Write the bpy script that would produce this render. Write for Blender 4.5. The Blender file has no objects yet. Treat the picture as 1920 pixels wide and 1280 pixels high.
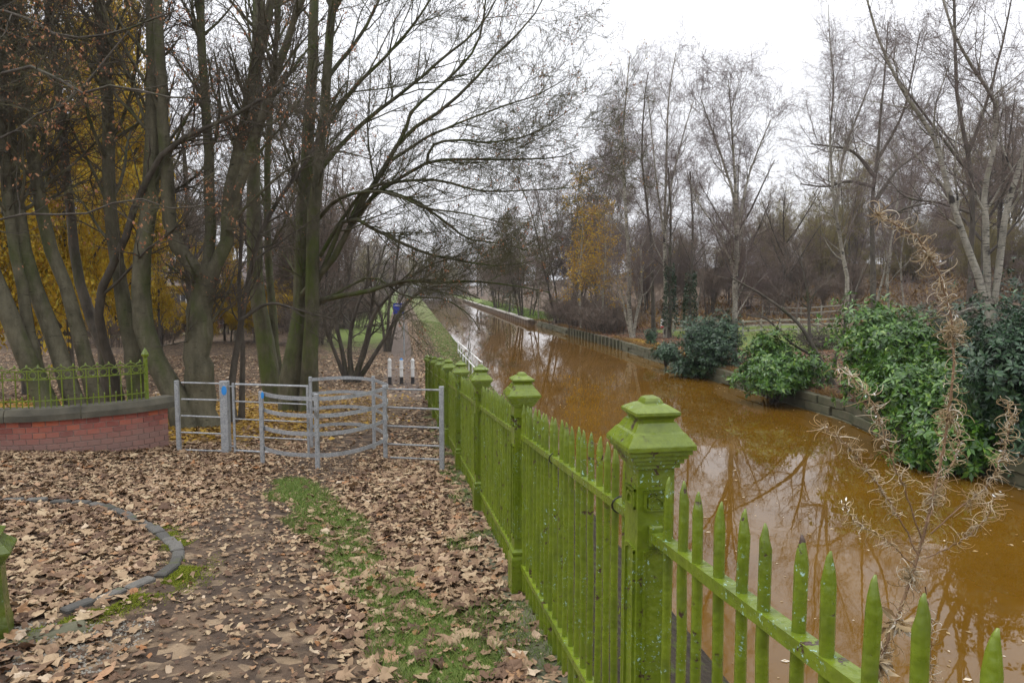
import bpy, bmesh, math, random
import numpy as np
from mathutils import Vector, Matrix

random.seed(7)
RNG = np.random.default_rng(11)
SC = bpy.context.scene
COL = SC.collection
PI = math.pi

# ------------------------------------------------------------------ camera, sky, sun, exposure
PITCH = math.radians(4.468)
F = 1280.0
cam_d = bpy.data.cameras.new('camera')
cam_d.sensor_width = 36.0
cam_d.lens = 24.0
cam_d.clip_start = 0.05
cam_d.clip_end = 6000
cam = bpy.data.objects.new('camera', cam_d)
cam.location = (0, 0, 0)
cam.rotation_euler = (PI / 2 - PITCH, 0, 0)
COL.objects.link(cam)
SC.camera = cam

SUN_EL, SUN_AZ = 62.0, -70.0          # bright patch of the cloud, high on the left
world = bpy.data.worlds.new('World')
SC.world = world
world.use_nodes = True
wn, wl = world.node_tree.nodes, world.node_tree.links
wn.clear()
w_out = wn.new('ShaderNodeOutputWorld')
w_bg = wn.new('ShaderNodeBackground')
w_sky = wn.new('ShaderNodeTexSky')
w_sky.sky_type = 'NISHITA'
w_sky.sun_disc = False
w_sky.sun_elevation = math.radians(SUN_EL)
w_sky.sun_rotation = math.radians(SUN_AZ)
w_mix = wn.new('ShaderNodeMixRGB')
w_mix.inputs[0].default_value = 0.93   # closed cloud cover hides nearly all of the blue
w_mix.inputs[2].default_value = (9.55, 9.6, 10.05, 1)
wl.new(w_sky.outputs[0], w_mix.inputs[1])
# overcast skies are brighter overhead than at the horizon (CIE overcast law, softened)
w_tc = wn.new('ShaderNodeTexCoord'); w_sep = wn.new('ShaderNodeSeparateXYZ')
wl.new(w_tc.outputs['Generated'], w_sep.inputs[0])
w_mr = wn.new('ShaderNodeMapRange'); w_mr.clamp = True
w_mr.inputs['From Min'].default_value = 0; w_mr.inputs['From Max'].default_value = 1
w_mr.inputs['To Min'].default_value = 0.64; w_mr.inputs['To Max'].default_value = 1.5
wl.new(w_sep.outputs[2], w_mr.inputs['Value'])
w_mul = wn.new('ShaderNodeVectorMath'); w_mul.operation = 'SCALE'
wl.new(w_mix.outputs[0], w_mul.inputs[0]); wl.new(w_mr.outputs[0], w_mul.inputs['Scale'])
wl.new(w_mul.outputs[0], w_bg.inputs[0])
w_bg.inputs[1].default_value = 0.120
wl.new(w_bg.outputs[0], w_out.inputs[0])

sun_d = bpy.data.lights.new('sun', 'SUN')
sun_d.energy = 1.2
sun_d.angle = math.radians(35)
sun_d.color = (1.0, 0.96, 0.9)
sun = bpy.data.objects.new('sun', sun_d)
sun.rotation_euler = (math.radians(90 - SUN_EL), 0, math.radians(-SUN_AZ + 180))
COL.objects.link(sun)

SC.view_settings.view_transform = 'Standard'
SC.view_settings.look = 'None'
SC.view_settings.exposure = 0.40
SC.view_settings.gamma = 1.0
SC.view_settings.use_curve_mapping = False
SC.cycles.max_bounces = 6
SC.cycles.diffuse_bounces = 3
SC.cycles.glossy_bounces = 3
SC.cycles.transmission_bounces = 2
SC.cycles.transparent_max_bounces = 4
SC.cycles.use_denoising = True
SC.cycles.denoiser = 'OPENIMAGEDENOISE'

# ------------------------------------------------------------------ projection of photo points to places
CP, SP = math.cos(PITCH), math.sin(PITCH)
def ray(px, py):
    a, b = (px - 960) / F, (640 - py) / F
    return np.array([a, CP + b * SP, -SP + b * CP])
def P(px, py, Y):
    d = ray(px, py)
    return d * (Y / d[1])
def to_px(p):
    d = p[1] * CP - p[2] * SP
    u = p[1] * SP + p[2] * CP
    return 960 + F * p[0] / d, 640 - F * u / d

# ------------------------------------------------------------------ terrain shape
WATER = -4.5
def fence_x(Y): return 0.853 - 0.1633 * Y
def canal_l(Y): return 3.4 - 0.145 * Y
_RY = np.array([-60, 0, 10, 15, 18.6, 23, 29.5, 36, 52, 66, 82, 83.0, 230, 420, 2500.])
_RX = np.array([16, 12.6, 12.0, 11.7, 11.3, 11.5, 10.5, 9.7, 7.9, 5.6, 3.2, 2.4, -16, -40.5, -320.])
def canal_r(Y): return np.interp(Y, _RY, _RX)
def sstep(a, b, x):
    t = np.clip((x - a) / (b - a), 0, 1)
    return t * t * (3 - 2 * t)
def path_z(Y):
    d = 1.758 + 0.0904 * np.maximum(Y, -4)
    k = 0.25
    m = 3.92
    d = -k * np.log(np.exp(-d / k) + np.exp(-m / k)) 
    return -d
def _h(ix, iy, s):
    n = np.sin(ix * 127.1 + iy * 311.7 + s * 74.7) * 43758.5453
    return n - np.floor(n)
def vnoise(x, y, s=0):
    x = np.asarray(x, float); y = np.asarray(y, float)
    ix, iy = np.floor(x), np.floor(y)
    fx, fy = x - ix, y - iy
    fx, fy = fx * fx * (3 - 2 * fx), fy * fy * (3 - 2 * fy)
    return ((_h(ix, iy, s) * (1 - fx) + _h(ix + 1, iy, s) * fx) * (1 - fy)
            + (_h(ix, iy + 1, s) * (1 - fx) + _h(ix + 1, iy + 1, s) * fx) * fy)
def land_left(X, Y):
    z = path_z(Y)
    left = np.maximum(0, -X - 5.2)
    z = z + 0.07 * np.minimum(left, 4) * sstep(24, 8, Y) 
    z = z + 0.05 * (vnoise(X * .7, Y * .7) - .5) * sstep(0.3, 1.0, np.abs(X - fence_x(Y))) + 0.022 * (vnoise(X * 3.1, Y * 3.1, 3) - .5)
    z = z - 0.9 * sstep(-18, -40, X) * sstep(35, 70, Y)
    z = z + 0.5 * (vnoise(X * .1, Y * .1, 8) - .5) * sstep(20, 45, Y) * sstep(-6, -14, X - fence_x(Y))
    return z
def land_bank(X, Y):
    f, c = fence_x(Y), canal_l(Y)
    s = np.clip((X - f - 0.12) / np.maximum(c - f - 0.12, .1), 0, 1)
    top, low = path_z(Y), WATER + 0.22
    e = s ** 0.8 * (1 - sstep(22, 26, Y)) + s ** 3 * sstep(22, 26, Y)
    return top + (low - top) * e + 0.12 * (vnoise(X * 2.2, Y * 2.2, 5) - .5) * np.sin(s * PI)
def land_right(X, Y):
    s = X - canal_r(Y)
    z = -3.9 + 0.045 * np.clip(s, 0, 16) + 0.25 * (vnoise(X * .35, Y * .35, 6) - .5) * sstep(0, 3, s)
    hill = 0.06 * np.clip(Y - 62, 0, 90) * sstep(10, 26, X) + 0.13 * np.clip(s - 24, 0, 60) * sstep(10, 40, Y)
    return z + np.minimum(hill, 7) + 0.8 * (vnoise(X * .12, Y * .12, 14) - .5) * sstep(60, 75, Y) * sstep(8, 14, s)
def land(X, Y):
    X = np.asarray(X, float); Y = np.asarray(Y, float)
    z = land_left(X, Y)
    z = np.where(X > fence_x(Y) + 0.12, land_bank(X, Y), z)
    z = np.where(X > canal_l(Y), np.where(Y > 330, -3.9, WATER - 0.9), z)      # the canal bends out of sight at 330 m
    return np.where(X >= canal_r(Y), land_right(X, Y), z)
def G(px, py, far=400):
    d = ray(px, py)
    lo, step = 1.0, 0.05
    Y = lo
    while Y < far:
        q = d * (Y / d[1])
        if q[2] <= float(land(q[0], q[1])):
            return q
        Y += step * (1 + Y * .02)
    return d * (far / d[1])
def on_land(x, y, dz=0.0):
    return np.array([x, y, float(land(x, y)) + dz])

# ------------------------------------------------------------------ node materials
class NT:
    def __init__(self, name):
        self.m = bpy.data.materials.new(name)
        self.m.use_nodes = True
        self.t = self.m.node_tree
        self.b = self.t.nodes['Principled BSDF']
        self.out = self.t.nodes['Material Output']
    def n(self, typ, **kw):
        nd = self.t.nodes.new(typ)
        for k, v in kw.items():
            if k.startswith('i_'):
                key = k[2:]
                key = int(key) if key.isdigit() else key.replace('_', ' ')
                s = nd.inputs[key]
                if isinstance(v, bpy.types.NodeSocket): self.t.links.new(v, s)
                else: s.default_value = v
            else: setattr(nd, k, v)
        return nd
    def l(self, a, b): self.t.links.new(a, b)
    def pos(self, obj=False):
        if obj:
            return self.n('ShaderNodeTexCoord').outputs['Object']
        return self.n('ShaderNodeNewGeometry').outputs['Position']
    def noise(self, vec, scale, detail=4, rough=.55, stretch=None):
        if stretch:
            mp = self.n('ShaderNodeMapping', i_Scale=stretch)
            self.l(vec, mp.inputs[0]); vec = mp.outputs[0]
        nd = self.n('ShaderNodeTexNoise', i_Scale=scale, i_Detail=detail, i_Roughness=rough)
        self.l(vec, nd.inputs['Vector'])
        return nd.outputs[0]
    def ramp(self, fac, stops, interp='LINEAR'):
        r = self.n('ShaderNodeValToRGB')
        r.color_ramp.interpolation = interp
        e = r.color_ramp.elements
        while len(e) < len(stops): e.new(0.5)
        for q, (p, c) in zip(e, stops):
            q.position = p
            q.color = (*c, 1) if len(c) == 3 else c
        self.l(fac, r.inputs[0])
        return r.outputs[0]
    def mix(self, fac, a, b, mode='MIX'):
        nd = self.n('ShaderNodeMixRGB', blend_type=mode)
        for s, v in zip(nd.inputs, (fac, a, b)):
            if isinstance(v, bpy.types.NodeSocket): self.l(v, s)
            elif isinstance(v, (int, float)): s.default_value = v
            else: s.default_value = (*v, 1)
        return nd.outputs[0]
    def math(self, op, a, b=0.0, clamp=False):
        nd = self.n('ShaderNodeMath', operation=op, use_clamp=clamp)
        for s, v in zip(nd.inputs, (a, b)):
            if isinstance(v, bpy.types.NodeSocket): self.l(v, s)
            else: s.default_value = v
        return nd.outputs[0]
    def color(self, c):
        if isinstance(c, bpy.types.NodeSocket): self.l(c, self.b.inputs['Base Color'])
        else: self.b.inputs['Base Color'].default_value = (*c, 1)
    def set(self, rough=None, metal=None, spec=None):
        if rough is not None:
            if isinstance(rough, bpy.types.NodeSocket): self.l(rough, self.b.inputs['Roughness'])
            else: self.b.inputs['Roughness'].default_value = rough
        if metal is not None: self.b.inputs['Metallic'].default_value = metal
        if spec is not None: self.b.inputs['Specular IOR Level'].default_value = spec
    def bump(self, h, strength=.5, dist=.01):
        nd = self.n('ShaderNodeBump', i_Strength=strength, i_Distance=dist)
        self.l(h, nd.inputs['Height'])
        self.l(nd.outputs[0], self.b.inputs['Normal'])

def m_plain(name, c1, c2, scale=6, rough=.7, bump=.2, dist=.01, obj=False, metal=0, spec=.5, stretch=None):
    t = NT(name)
    v = t.pos(obj)
    f = t.noise(v, scale, 5, .6, stretch)
    t.color(t.ramp(f, [(.3, c1), (.7, c2)]))
    t.set(rough, metal, spec)
    if bump: t.bump(t.noise(v, scale * 6, 4), bump, dist)
    return t.m

def m_island(name, stops, rough=.7, spec=.3, trans=0.0, patch=None):
    """every leaf (mesh island) gets its own colour from the ramp"""
    t = NT(name)
    r = t.n('ShaderNodeNewGeometry').outputs['Random Per Island']
    c = t.ramp(r, stops)
    if patch:
        f = t.noise(t.pos(), patch[0], 3)
        c = t.mix(t.ramp(f, [(.42, (0, 0, 0)), (.62, (1, 1, 1))]), c, t.mix(1.0, c, patch[1], 'MULTIPLY'))
    t.color(c); t.set(rough, 0, spec)
    if trans:
        tr = t.n('ShaderNodeBsdfTranslucent')
        t.l(c, tr.inputs[0])
        ms = t.n('ShaderNodeMixShader'); ms.inputs[0].default_value = trans
        t.l(t.b.outputs[0], ms.inputs[1]); t.l(tr.outputs[0], ms.inputs[2])
        t.l(ms.outputs[0], t.out.inputs[0])
    return t.m

def m_green_paint(old=False):
    t = NT('old_green_paint' if old else 'green_paint')
    v = t.pos()
    f = t.noise(v, 3.5, 4)
    c = t.ramp(f, [(.3, (.108, .152, .009)), (.7, (.158, .210, .014))])
    fine = t.noise(v, 60, 4, .6)
    c = t.mix(t.ramp(fine, [(.45, (0, 0, 0)), (.8, (.35, .35, .35))]), c, (.05, .09, .012))
    grime = t.noise(v, 9, 5, .65)
    c = t.mix(t.ramp(grime, [(.5, (0, 0, 0)), (.72, (.42, .42, .42))]), c, (.048, .062, .012))
    chip = t.math('MULTIPLY', t.ramp(t.noise(v, 75, 5, .7), [(.61, (0, 0, 0)), (.62, (1, 1, 1))]),
                  t.ramp(t.noise(v, 5, 2), [(.535, (0, 0, 0)), (.59, (1, 1, 1))]))
    c = t.mix(chip, c, (.36, .55, .47))
    rust = t.math('MULTIPLY', t.ramp(t.noise(v, 20, 5, .65), [(.60, (0, 0, 0)), (.612, (1, 1, 1))]),
                  t.ramp(t.noise(v, 3.9, 2), [(.51, (0, 0, 0)), (.56, (1, 1, 1))]))
    c = t.mix(rust, c, (.055, .03, .02))
    if old: c = t.mix(.55, c, t.ramp(t.noise(v, 14, 5, .7), [(.35, (.022, .032, .010)), (.7, (.075, .10, .02))]))
    t.color(c)
    t.set(t.ramp(grime, [(.3, (.2, .2, .2)), (.7, (.42, .42, .42))]), 0, .5)
    h = t.math('ADD', t.math('MULTIPLY', t.noise(v, 28, 2, .4), 1.2), t.math('MULTIPLY', t.math('ADD', chip, rust), -.35))
    t.bump(h, .6, .008)
    return t.m

def m_bark(name, c1, c2, moss, moss_amt, scar=False, lent=None, scale=5):
    t = NT(name)
    v = t.pos()
    f = t.noise(v, scale, 6, .65, (1, 1, .35))
    c = t.ramp(f, [(.3, c1), (.68, c2)])
    blot = t.noise(v, 2.2, 4, .6)
    c = t.mix(t.ramp(blot, [(.5, (0, 0, 0)), (.7, (.6, .6, .6))]), c, tuple(.55 * q for q in c1))
    if moss_amt > 0:
        mf = t.noise(v, 1.6, 5, .65, (1, 1, .35))
        c = t.mix(t.ramp(mf, [(.62 - moss_amt * .3, (0, 0, 0)), (.78 - moss_amt * .3, (.85, .85, .85))]), c, moss)
    if scar:
        sf = t.noise(v, 5, 5, .7, (1.0, 1.0, 5.0))
        c = t.mix(t.ramp(sf, [(.60, (0, 0, 0)), (.67, (.8, .8, .8))]), c, tuple(.35 * q for q in c1))
    if lent:
        lf = t.noise(v, 4, 4, .6, (1.0, 1.0, 7.0))
        c = t.mix(t.ramp(lf, [(.56, (0, 0, 0)), (.62, (1, 1, 1))]), c, lent)
        big = t.noise(v, 2.3, 4, .6)
        c = t.mix(t.ramp(big, [(.58, (0, 0, 0)), (.66, (1, 1, 1))]), c, lent)
    t.color(c); t.set(.85, 0, .25)
    t.bump(t.noise(v, 22, 5, .65, (1, 1, .45)), .9, .035)
    return t.m

M = {}
M['green'] = m_green_paint()
M['greenold'] = m_green_paint(True)
def m_galv():
    t = NT('galvanised_steel')
    v = t.pos()
    vo = t.n('ShaderNodeTexVoronoi', i_Scale=70.0)
    t.l(v, vo.inputs['Vector'])
    g = t.n('ShaderNodeSeparateColor', i_0=vo.outputs['Color']).outputs[0]
    f = t.math('ADD', t.math('MULTIPLY', g, .35), t.math('MULTIPLY', t.noise(v, 9, 5, .7), .65))
    c = t.ramp(f, [(.3, (.23, .245, .255)), (.5, (.32, .335, .345)), (.72, (.42, .435, .44))])
    c = t.mix(t.ramp(t.noise(v, 3.2, 5, .7), [(.56, (0, 0, 0)), (.68, (.8, .8, .8))]), c, (.13, .12, .095))
    t.color(c); t.set(.48, .3, .5)
    t.bump(t.noise(v, 50, 3), .15, .003)
    return t.m
M['galv'] = m_galv()
M['white'] = m_plain('white_paint', (.62, .62, .60), (.82, .82, .80), 5, .5, .1)
M['blackpaint'] = m_plain('black_paint', (.02, .02, .02), (.045, .042, .04), 8, .6, .1)
M['blue'] = m_plain('blue_print', (.02, .20, .55), (.03, .27, .68), 9, .45, .05)
M['navy'] = m_plain('blue_sign', (.01, .03, .28), (.015, .045, .38), 9, .4, .05)
M['red'] = m_plain('red_print', (.45, .03, .03), (.6, .05, .05), 9, .5, .05)
M['mortar'] = m_plain('mortar', (.24, .17, .145), (.34, .26, .22), 10, .9, .5, .008)
M['coping'] = m_plain('weathered_sandstone', (.045, .042, .03), (.11, .10, .07), 3.5, .85, .6, .012)
def m_sett():
    t = NT('granite_sett')
    r = t.n('ShaderNodeObjectInfo').outputs['Random']
    c = t.ramp(r, [(0, (.055, .053, .047)), (.5, (.095, .092, .084)), (1, (.15, .143, .128))])
    v = t.pos()
    c = t.mix(t.ramp(t.noise(v, 28, 5, .7), [(.35, (0, 0, 0)), (.7, (.6, .6, .6))]), c, (.05, .047, .04))
    c = t.mix(t.ramp(t.noise(v, 6, 4, .6), [(.56, (0, 0, 0)), (.68, (.6, .6, .6))]), c, (.07, .085, .02))
    t.color(c); t.set(.85, 0, .3)
    t.bump(t.noise(v, 45, 4, .7), .7, .006)
    return t.m
M['sett'] = m_sett()
M['concrete'] = m_plain('old_concrete', (.14, .13, .105), (.25, .235, .20), 3, .9, .5, .01)
M['palestone'] = m_plain('pale_capping_stone', (.22, .205, .175), (.36, .335, .285), 2, .9, .4, .01)
M['stone'] = m_plain('mossy_stone', (.05, .056, .026), (.125, .115, .072), 2.2, .9, .6, .02)
M['pile'] = m_plain('rusty_piling', (.05, .035, .022), (.13, .085, .05), 4, .8, .4, .01)
M['timber'] = m_plain('weathered_timber', (.28, .27, .21), (.45, .43, .35), 5, .85, .4, .01)
M['darktimber'] = m_plain('dark_timber', (.012, .014, .022), (.03, .035, .045), 5, .8, .3)
M['roof'] = m_plain('roof_tile', (.075, .06, .055), (.13, .10, .09), 2, .8, .3)
M['housebrick'] = m_plain('house_brick', (.16, .055, .035), (.26, .09, .055), 4, .9, .3)
M['pale'] = m_plain('pale_render', (.5, .45, .43), (.62, .57, .55), 3, .8, .1)
M['glass'] = m_plain('window_glass', (.03, .035, .04), (.06, .065, .07), 2, .08, 0)
M['bark'] = m_bark('sycamore_bark', (.064, .059, .036), (.150, .136, .090), (.06, .075, .02), .42, scar=True)
M['barkmoss'] = m_bark('mossy_bark', (.056, .054, .032), (.135, .125, .08), (.072, .098, .018), .5)
M['barkdark'] = m_bark('dark_bark', (.055, .047, .038), (.12, .104, .082), (.04, .05, .014), .2)
M['birch'] = m_bark('birch_bark', (.22, .205, .165), (.40, .375, .31), (.14, .14, .06), .2, lent=(.05, .045, .04))
M['birchfar'] = m_bark('grey_birch_bark', (.22, .205, .16), (.42, .39, .32), (.12, .12, .06), .2, lent=(.045, .04, .035))
M['twig'] = m_plain('twig_bark', (.055, .047, .036), (.115, .10, .072), 3, .85, 0, spec=.2)
M['twigmoss'] = m_plain('mossy_twig_bark', (.055, .052, .028), (.12, .115, .055), 2, .85, 0, spec=.2)
M['twigbirch'] = m_plain('birch_twig', (.115, .088, .080), (.195, .152, .138), 2, .85, 0, spec=.2)
M['twigfar'] = m_plain('wood_twig', (.125, .098, .08), (.215, .17, .135), .6, .9, 0, spec=.1)
M['twigolive'] = m_plain('olive_twig', (.165, .14, .06), (.27, .23, .10), .6, .9, 0, spec=.1)
M['keys'] = m_island('maple_keys', [(0, (.20, .075, .04)), (.5, (.33, .15, .075)), (1, (.42, .24, .13))], .7, .2, .2)
M['yellow'] = m_island('yellow_leaves', [(0, (.36, .215, .02)), (.5, (.50, .34, .028)), (.8, (.58, .43, .05)), (1, (.32, .31, .06))], .6, .2, .35)
M['gold'] = m_island('gold_birch_leaves', [(0, (.36, .18, .012)), (.6, (.50, .31, .02)), (1, (.42, .33, .05))], .6, .2, .3)
LITTER = [(0, (.085, .049, .031)), (.2, (.16, .096, .058)), (.45, (.25, .165, .098)), (.72, (.345, .245, .148)), (.88, (.43, .33, .205)), (.94, (.29, .135, .055)), (1, (.52, .42, .30))]
M['litter'] = m_island('dry_leaf_litter', LITTER, .7, .25, .12)
M['litteryellow'] = m_island('yellow_leaf_litter', [(0, (.15, .08, .03)), (.35, (.28, .165, .03)), (.8, (.39, .24, .03)), (1, (.44, .31, .07))], .7, .25, .12)
M['litterred'] = m_island('russet_leaf_litter', [(0, (.08, .035, .02)), (.5, (.20, .085, .045)), (1, (.31, .16, .075))], .8, .2, .1)
M['laurel'] = m_island('laurel_leaves', [(0, (.022, .066, .010)), (.5, (.055, .145, .014)), (.85, (.10, .21, .022)), (1, (.17, .27, .035))], .35, .5, .15)
M['rhodo'] = m_island('rhododendron_leaves', [(0, (.011, .034, .014)), (.6, (.026, .070, .028)), (1, (.055, .115, .04))], .4, .5, .1)
M['ivy'] = m_island('ivy_leaves', [(0, (.008, .024, .008)), (1, (.03, .06, .02))], .5, .4, .05)
M['grass'] = m_island('grass_blades', [(0, (.07, .125, .02)), (.6, (.12, .19, .03)), (1, (.21, .23, .065))], .6, .3, .3)
M['moss'] = m_island('moss_tufts', [(0, (.07, .095, .010)), (1, (.19, .21, .02))], .9, .1, .1)
M['herb'] = m_plain('dry_stem', (.12, .065, .033), (.24, .145, .078), 12, .7, .2, .003)
M['pods'] = m_island('dry_pods', [(0, (.23, .15, .07)), (.5, (.44, .325, .18)), (.82, (.60, .49, .33)), (1, (.76, .71, .61))], .7, .2, .2)
M['bracken'] = m_island('dead_bracken', [(0, (.10, .055, .025)), (.6, (.21, .125, .05)), (1, (.30, .20, .07))], .85, .1, .1)
M['duckbody'] = m_plain('duck_feathers', (.07, .055, .045), (.18, .15, .12), 20, .7, 0)
M['wire'] = m_plain('black_cable', (.012, .012, .012), (.02, .02, .02), 9, .5, 0)

def m_brick():
    t = NT('red_brick')
    rnd = t.n('ShaderNodeObjectInfo').outputs['Random']
    c = t.ramp(rnd, [(0, (.20, .058, .045)), (.35, (.30, .082, .058)), (.7, (.37, .105, .065)), (.9, (.42, .11, .05)), (1, (.19, .075, .07))])
    v = t.pos()
    c = t.mix(t.ramp(t.noise(v, 14, 5, .7), [(.45, (0, 0, 0)), (.8, (.5, .5, .5))]), c, (.33, .21, .175))
    low = t.n('ShaderNodeSeparateXYZ', i_0=v).outputs[2]
    dirt = t.math('ADD', t.math('MULTIPLY', low, -3.2), t.math('MULTIPLY', t.noise(v, 2.5, 4), 1.0))
    c = t.mix(t.ramp(t.math('SUBTRACT', dirt, 7.4, True), [(.0, (0, 0, 0)), (1., (.8, .8, .8))]), c, (.22, .15, .125))
    t.color(c); t.set(.85, 0, .3)
    t.bump(t.noise(v, 60, 4, .7), .5, .004)
    return t.m
M['brick'] = m_brick()

def m_leafobj():
    t = NT('dry_leaf')
    rnd = t.n('ShaderNodeObjectInfo').outputs['Random']
    c = t.ramp(rnd, LITTER)
    v = t.pos(True)
    c = t.mix(t.ramp(t.noise(v, 30, 4, .65), [(.45, (0, 0, 0)), (.75, (.5, .5, .5))]), c, (.15, .085, .05))
    t.color(c); t.set(.7, 0, .3)
    t.bump(t.noise(v, 50, 3), .4, .004)
    return t.m
M['leafobj'] = m_leafobj()

def m_ground():
    t = NT('earth_and_litter')
    v = t.pos()
    at = t.n('ShaderNodeAttribute', attribute_name='zone')
    sep = t.n('ShaderNodeSeparateColor', i_0=at.outputs['Color'])
    grass, path, yel, bank = sep.outputs[0], sep.outputs[1], sep.outputs[2], at.outputs['Alpha']
    soil = t.ramp(t.noise(v, 7, 6, .65), [(.3, (.030, .021, .014)), (.7, (.068, .047, .032))])
    vo = t.n('ShaderNodeTexVoronoi', i_Scale=9.0, i_Randomness=1.0)
    t.l(t.noise(v, 1, 1) and v, vo.inputs['Vector'])
    vs = t.n('ShaderNodeSeparateColor', i_0=vo.outputs['Color'])
    crumbs = t.ramp(vs.outputs[0], [(0, (.035, .023, .015)), (.4, (.08, .052, .033)), (.7, (.17, .115, .072)), (.9, (.28, .20, .12)), (1, (.38, .28, .18))])
    lit = t.mix(t.ramp(t.noise(v, 5, 4, .6), [(.35, (.1, .1, .1)), (.6, (.85, .85, .85))]), soil, crumbs)
    gravel = t.ramp(t.noise(v, 26, 5, .7), [(.3, (.075, .056, .044)), (.7, (.165, .13, .105))])
    c = t.mix(path, lit, gravel)
    ycol = t.ramp(vs.outputs[1], [(0, (.22, .11, .03)), (.5, (.38, .21, .02)), (1, (.50, .31, .03))])
    c = t.mix(t.math('MULTIPLY', yel, t.ramp(t.noise(v, 3, 4), [(.3, (.3, .3, .3)), (.55, (1, 1, 1))]), True), c, ycol)
    gcol = t.ramp(t.noise(v, 11, 6, .7), [(.28, (.06, .078, .022)), (.5, (.115, .16, .035)), (.75, (.19, .215, .065))])
    gm = t.ramp(t.math('ADD', grass, t.math('MULTIPLY', t.math('SUBTRACT', t.noise(v, 1.7, 5, .7), .5), 1.1)), [(.42, (0, 0, 0)), (.62, (1, 1, 1))])
    c = t.mix(t.math('MULTIPLY', gm, t.ramp(grass, [(0.02, (0, 0, 0)), (.3, (1, 1, 1))])), c, gcol)
    bc = t.ramp(t.noise(v, 4, 6, .7), [(.3, (.02, .016, .012)), (.55, (.05, .04, .028)), (.62, (.06, .075, .018)), (.8, (.085, .11, .02))])
    c = t.mix(bank, c, bc)
    t.color(c); t.set(.9, 0, .2)
    t.bump(t.math('ADD', t.noise(v, 14, 5, .7), t.math('MULTIPLY', vo.outputs['Distance'], .6)), .8, .05)
    return t.m
M['ground'] = m_ground()

def m_water():
    t = NT('silty_canal_water')
    v = t.pos()
    f = t.noise(v, .5, 4, .6)
    t.color(t.ramp(f, [(.3, (.094, .045, .0042)), (.7, (.136, .068, .0068))]))
    t.set(.018, 0, .6)
    t.b.inputs['IOR'].default_value = 1.33
    h = t.math('ADD', t.noise(v, 1.3, 3, .5), t.math('MULTIPLY', t.noise(v, 6, 3, .5), .12))
    t.bump(h, .045, .03)
    return t.m
M['water'] = m_water()

# ------------------------------------------------------------------ object helpers
def mesh_np(name, verts, faces, mat=None, smooth=False):
    """verts (N,3); faces: list of (K,k) int arrays"""
    me = bpy.data.meshes.new(name)
    verts = np.asarray(verts, np.float32)
    me.vertices.add(len(verts))
    me.vertices.foreach_set('co', verts.ravel())
    faces = [np.asarray(f, np.int32) for f in faces if len(f)]
    nl = sum(f.size for f in faces); nf = sum(len(f) for f in faces)
    me.loops.add(nl); me.polygons.add(nf)
    me.loops.foreach_set('vertex_index', np.concatenate([f.ravel() for f in faces]))
    tot = np.concatenate([np.full(len(f), f.shape[1], np.int32) for f in faces])
    st = np.concatenate([[0], np.cumsum(tot)[:-1]]).astype(np.int32)
    me.polygons.foreach_set('loop_start', st)
    if smooth: me.polygons.foreach_set('use_smooth', np.ones(nf, bool))
    me.update(calc_edges=True)
    if mat: me.materials.append(M[mat])
    return me
def link(name, me, parent=None):
    o = bpy.data.objects.new(name, me)
    COL.objects.link(o)
    if parent: o.parent = parent
    return o
def tag(o, label=None, cat=None, group=None, kind=None):
    if label: o['label'] = label
    if cat: o['category'] = cat
    if group: o['group'] = group
    if kind: o['kind'] = kind
    return o
def thing(name, label, cat, loc=(0, 0, 0), rz=0, group=None):
    o = bpy.data.objects.new(name, None)
    o.empty_display_size = .2
    COL.objects.link(o)
    o.location = tuple(float(q) for q in loc); o.rotation_euler = (0, 0, rz)
    return tag(o, label, cat, group)
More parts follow.
